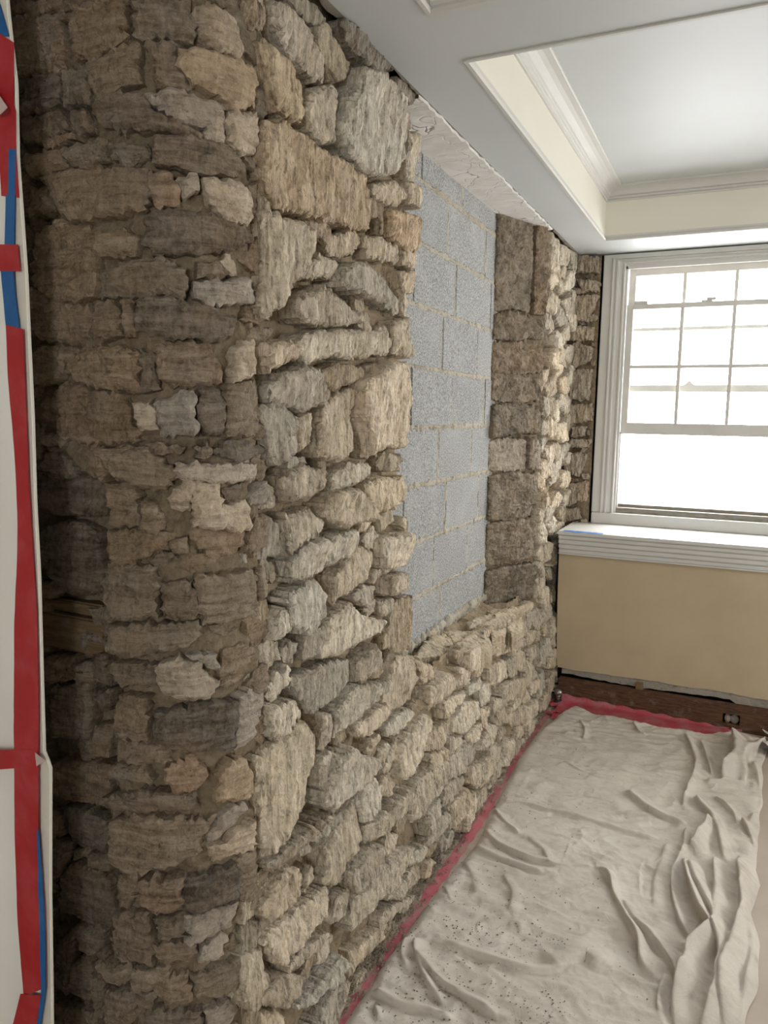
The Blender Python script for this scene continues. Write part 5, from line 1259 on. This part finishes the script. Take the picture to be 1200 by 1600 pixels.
def cloth_height(X, Y):
    z = .008+.007*(fbm(X*4, Y*4, .4, 2)+.6)+.0055*(1-2*np.abs(n3(X*7+.8*n3(X*5, Y*5, 2.), Y*16, 8.)))+.0022*(1-2*np.abs(n3(X*22+n3(X*9, Y*9, 5.), Y*34, 1.)))+.0010*n3(X*60, Y*75, 1.)
    dx = np.zeros(X.shape); dy = np.zeros(X.shape)
    for wd, h, line in FOLDS:
        line = smooth_line(line); wd *= .8; h *= 1.15
        xs_ = [p[0] for p in line]; ys_ = [p[1] for p in line]
        mk = (X > min(xs_)-.12) & (X < max(xs_)+.12) & (Y > min(ys_)-.12) & (Y < max(ys_)+.12)
        if not mk.any(): continue
        d, s_, al, nx2, ny2 = seg_prof(X[mk], Y[mk], line, wd, h)
        w2 = np.where(s_ < 0, wd*1.5, wd*.75)
        pr = np.exp(-(d/w2)**2)*np.clip(np.minimum(al, 1-al)*7+.25, 0, 1)*(1+.3*n3(X[mk]*12, Y[mk]*12, 4.))
        z[mk] = np.maximum(z[mk], z[mk]*.5+h*pr)+.25*h*pr
        z[mk] -= .15*h*np.exp(-((d-w2*1.9)/(wd*.8))**2)*.5
        dx[mk] += nx2*pr*h*.55; dy[mk] += ny2*pr*h*.55
    return z, dx, dy
NI, NJ = 210, 560
y0c, y1c = 1.25, 3.86
yy = np.linspace(y0c, y1c, NJ); sx = np.linspace(0, 1, NI)
Lx = np.interp(yy, cl[:, 1], cl[:, 0])+.006*np.array(n3(yy*9, .3, .4)); o_ = np.argsort(cr[:, 1]); Rx = np.interp(yy, cr[o_, 1], cr[o_, 0])+.01*np.array(n3(yy*7, .9, .4))
X = Lx[None, :]+(Rx-Lx)[None, :]*sx[:, None]; Y = np.repeat(yy[None, :], NI, 0)
tt = np.clip((Y-3.55)/(y1c-3.55), 0, 1); cf = np.array(CLOTH_F); Fy = np.interp(X, cf[:, 0], cf[:, 1]); Y = Y+tt*(Fy-y1c)
Z, DX, DY = cloth_height(X, Y)
ed = np.clip(np.minimum(np.minimum(sx, 1-sx)[:, None]*25, np.minimum(np.arange(NJ), NJ-1-np.arange(NJ))[None, :]/5.), 0, 1)
Z = .002+Z*(ed*(2-ed)); X2 = X+DX*ed; Y2 = Y+DY*ed
P = np.stack([X2, Y2, Z], -1).reshape(-1, 3)
F = [(a*NJ+c, a*NJ+NJ+c, a*NJ+NJ+c+1, a*NJ+c+1) for a in range(NI-1) for c in range(NJ-1)]
clo = pymesh('drop_cloth', P, F, M_CLOTH, None, True)
clo['label'] = 'dusty beige canvas drop cloth spread rumpled over the floor along the wall'; clo['category'] = 'drop cloth'
HZ = Z
def cloth_top(x, y):
    j = int(np.clip((y-y0c)/(y1c-y0c)*(NJ-1), 0, NJ-1)); l, r = Lx[j], Rx[j]; i = int((x-l)/(r-l)*(NI-1))
    return float(HZ[i, j]) if 0 <= i < NI else 0.
# loose flap of cloth by the board
gx, gy = np.meshgrid(np.linspace(1.10, 1.42, 50), np.linspace(3.66, 3.90, 40), indexing='ij')
gz = .02+.03*np.exp(-((gx-1.17-(gy-3.85)*.4)/.03)**2)+.02*np.exp(-((gy-3.9)/.05)**2)+.012*fbm(gx*14, gy*14, .2, 2)
o = pymesh('cloth_bundle', np.stack([gx+.02*np.sin(gy*30), gy+.02*np.sin(gx*25), gz], -1).reshape(-1, 3), [(a*40+c, a*40+40+c, a*40+41+c, a*40+c+1) for a in range(49) for c in range(39)], M_CLOTH, None, True)
o['label'] = 'small bunched end of white cloth against the brown board at the right'; o['category'] = 'cloth'
# red tape along the wall foot and along the board
def ribbon(name, pts, wd, mt, seed, lift=.0015):
    rd = random.Random(seed); pts = smooth_line(smooth_line(pts)); v = []; f = []; n = len(pts)
    for i, p in enumerate(pts):
        a = pts[max(i-1, 0)]; c = pts[min(i+1, n-1)]; d = Vector((c[0]-a[0], c[1]-a[1])).normalized(); nn = Vector((-d.y, d.x))
        ww = wd*(1+.12*math.sin(i*.9+seed))
        for k in range(5):
            s_ = (k/4-.5)*ww; v.append((p[0]+nn.x*s_, p[1]+nn.y*s_, p[2]+lift+rd.uniform(0, .0012)+.003*abs(math.sin(i*.35+k*.4)) if len(p) > 2 else lift+rd.uniform(0, .001)))
    for i in range(n-1):
        for k in range(4): a = i*5+k; f.append((a, a+1, a+6, a+5))
    n0 = len(v); v += [(x, y, z-.0008) for x, y, z in v]; f += [tuple(n0+i for i in q[::-1]) for q in f]
    return pymesh(name, v, f, mt, None, True)
o = ribbon('floor_tape', [(.102, 1.25), (.098, 1.55), (.094, 1.75), (.104, 2.0), (.112, 2.3), (.116, 2.6), (.104, 2.9), (.096, 3.2), (.098, 3.5), (.112, 3.75)], .036, M_PINK, 1)
o['label'] = 'long dusty red tape strip on the floor along the foot of the stone wall'; o['category'] = 'tape'
rd = random.Random(13); v = []; f = []; n = 70
for i in range(n+1):
    x = .135+(1.0-.135)*i/n; fy = float(np.interp(x, cf[:, 0], cf[:, 1])); hgt = .045*(1-.8*i/n)+.004*math.sin(i*.8)
    v += [(x, fy-.03, .006), (x, fy+.03, .012+rd.uniform(0, .003)), (x, min(3.90, fy+.08), .012+rd.uniform(0, .003)), (x, 3.914, hgt*.6+rd.uniform(0, .002)), (x, 3.916, hgt+rd.uniform(-.002, .002)), (x, 3.918, hgt)]
for i in range(n):
    for k in range(5): a = 6*i+k; f.append((a, a+1, a+7, a+6))
M_RED2 = tape_material('dusty_crimson_tape', srgb('a5404a'), srgb('a56a6c'))
o = pymesh('floor_tape', v, f, M_RED2, None, True); o['label'] = 'wrinkled red tape strip turned up against the brown board'; o['category'] = 'tape'
# torn tape scraps in the far corner
for q, (x, y, w_, h_, an, txt) in enumerate(((.10, 3.86, .05, .10, .5, 'torn red tape scrap in the far corner behind the pipe stub'), (.135, 3.72, .03, .09, -1.0, 'torn red tape scrap in the far corner in front of the pipe stub'))):
    rd = random.Random(q+40); v = []; f = []
    for i in range(9):
        for k in range(4):
            a, c = (k/3-.5)*w_, (i/8-.5)*h_; v.append((x+a*math.cos(an)-c*math.sin(an), y+a*math.sin(an)+c*math.cos(an), .008+rd.uniform(0, .006)+.010*math.sin(i*.8+q)**2))
    for i in range(8):
        for k in range(3): a = 4*i+k; f.append((a, a+1, a+5, a+4))
    o = pymesh('tape_scrap', v, f, M_RED2, None, True); o['label'] = txt; o['category'] = 'tape'
# capped pipe stub in the corner
px, py = .125, 3.87
pipe = empty('pipe_stub', (px, py, 0)); pipe['label'] = 'short pipe stub with a dull metal cap in the far floor corner'; pipe['category'] = 'pipe'
def lathe(name, prof, mt, parent, seg=28):
    v = []; f = []
    for r, z in prof:
        for k in range(seg): t = 2*math.pi*k/seg; v.append((r*math.cos(t), r*math.sin(t), z))
    for i in range(len(prof)-1):
        for k in range(seg): a = i*seg+k; c = i*seg+(k+1) % seg; f.append((a, c, c+seg, a+seg))
    return pymesh(name, v, f, mt, parent, True)
lathe('base', [(0, 0), (.026, 0), (.027, .006), (.022, .012), (.020, .026), (.014, .030), (0, .030)], M_IRON, pipe)
lathe('neck', [(.010, .028), (.009, .036), (.010, .042), (.013, .046), (.013, .052), (.010, .055)], M_METAL, pipe)
lathe('cap', [(.010, .054), (.018, .056), (.0225, .063), (.0225, .072), (.018, .080), (.010, .0845), (0, .0855)], M_METAL, pipe)
# heap of dust along the wall foot
gx, gy = np.meshgrid(np.linspace(.02, .13, 22), np.linspace(1.2, 4.0, 460), indexing='ij')
wid = .072+.026*n3(gy*5, .1, .2)+.008*n3(gy*19, .1, .9); tq = np.clip((wid+.035-gx)/.04, 0, 1)
gz = -.003+tq*(.012+.010*n3(gx*30, gy*22, .5)+.02*np.clip((.07-gx)/.05, 0, 1)+.006*n3(gx*90, gy*90, .1))
pile = pymesh('dust_pile', np.stack([gx, gy, gz], -1).reshape(-1, 3), [(a*460+c, a*460+460+c, a*460+461+c, a*460+c+1) for a in range(21) for c in range(459)], M_DUST)
pile['kind'] = 'stuff'; pile['label'] = 'grey-brown mortar dust heaped along the foot of the stone wall'; pile['category'] = 'dust'
def crumbs(name, n, pos, mt, seed, smin, smax):
    rd = random.Random(seed); v = []; f = []
    for _ in range(n):
        x, y, z = pos(rd); s_ = smin+(smax-smin)*rd.random()**3; b0 = len(v)
        for (a, c, d) in ((1, 0, 0), (-1, 0, 0), (0, 1, 0), (0, -1, 0), (0, 0, 1), (0, 0, -1)):
            v.append((x+a*s_*rd.uniform(.6, 1.3), y+c*s_*rd.uniform(.6, 1.3), z+s_*.5+d*s_*rd.uniform(.5, .9)))
        for t in ((0, 2, 4), (2, 1, 4), (1, 3, 4), (3, 0, 4), (2, 0, 5), (1, 2, 5), (3, 1, 5), (0, 3, 5)): f.append(tuple(b0+i for i in t))
    o = pymesh(name, v, f, mt); o['kind'] = 'stuff'; return o
def pos_foot(rd):
    y = 1.25+2.65*rd.random()**1.5; x = .06+abs(rd.gauss(0, .026)); return x, y, .004+max(0, .02*(1-(x-.03)/.07))
o = crumbs('wall_crumbs', 4200, pos_foot, M_CRUMB, 5, .0012, .0065); o['label'] = 'small stone and mortar crumbs scattered along the wall foot'; o['category'] = 'debris'
def pos_cl(rd):
    while 1:
        y = rd.uniform(1.3, 3.4) if rd.random() < .4 else rd.uniform(1.3, 2.3); x = .13+abs(rd.gauss(0, .25))
        if x < .95: break
    if rd.random() < .4: cx_, cy_ = rd.choice(((.62, 1.7), (.36, 1.75), (.42, 1.62), (.30, 1.55), (.55, 1.75), (.47, 2.0), (.30, 1.95), (.25, 1.7))); x, y = cx_+rd.gauss(0, .045), cy_+rd.gauss(0, .05)
    return x, y, cloth_top(x, y)
o = crumbs('cloth_crumbs', 2200, pos_cl, M_CRUMB, 6, .0006, .0034); o['label'] = 'fine dark crumbs scattered over the drop cloth'; o['category'] = 'debris'
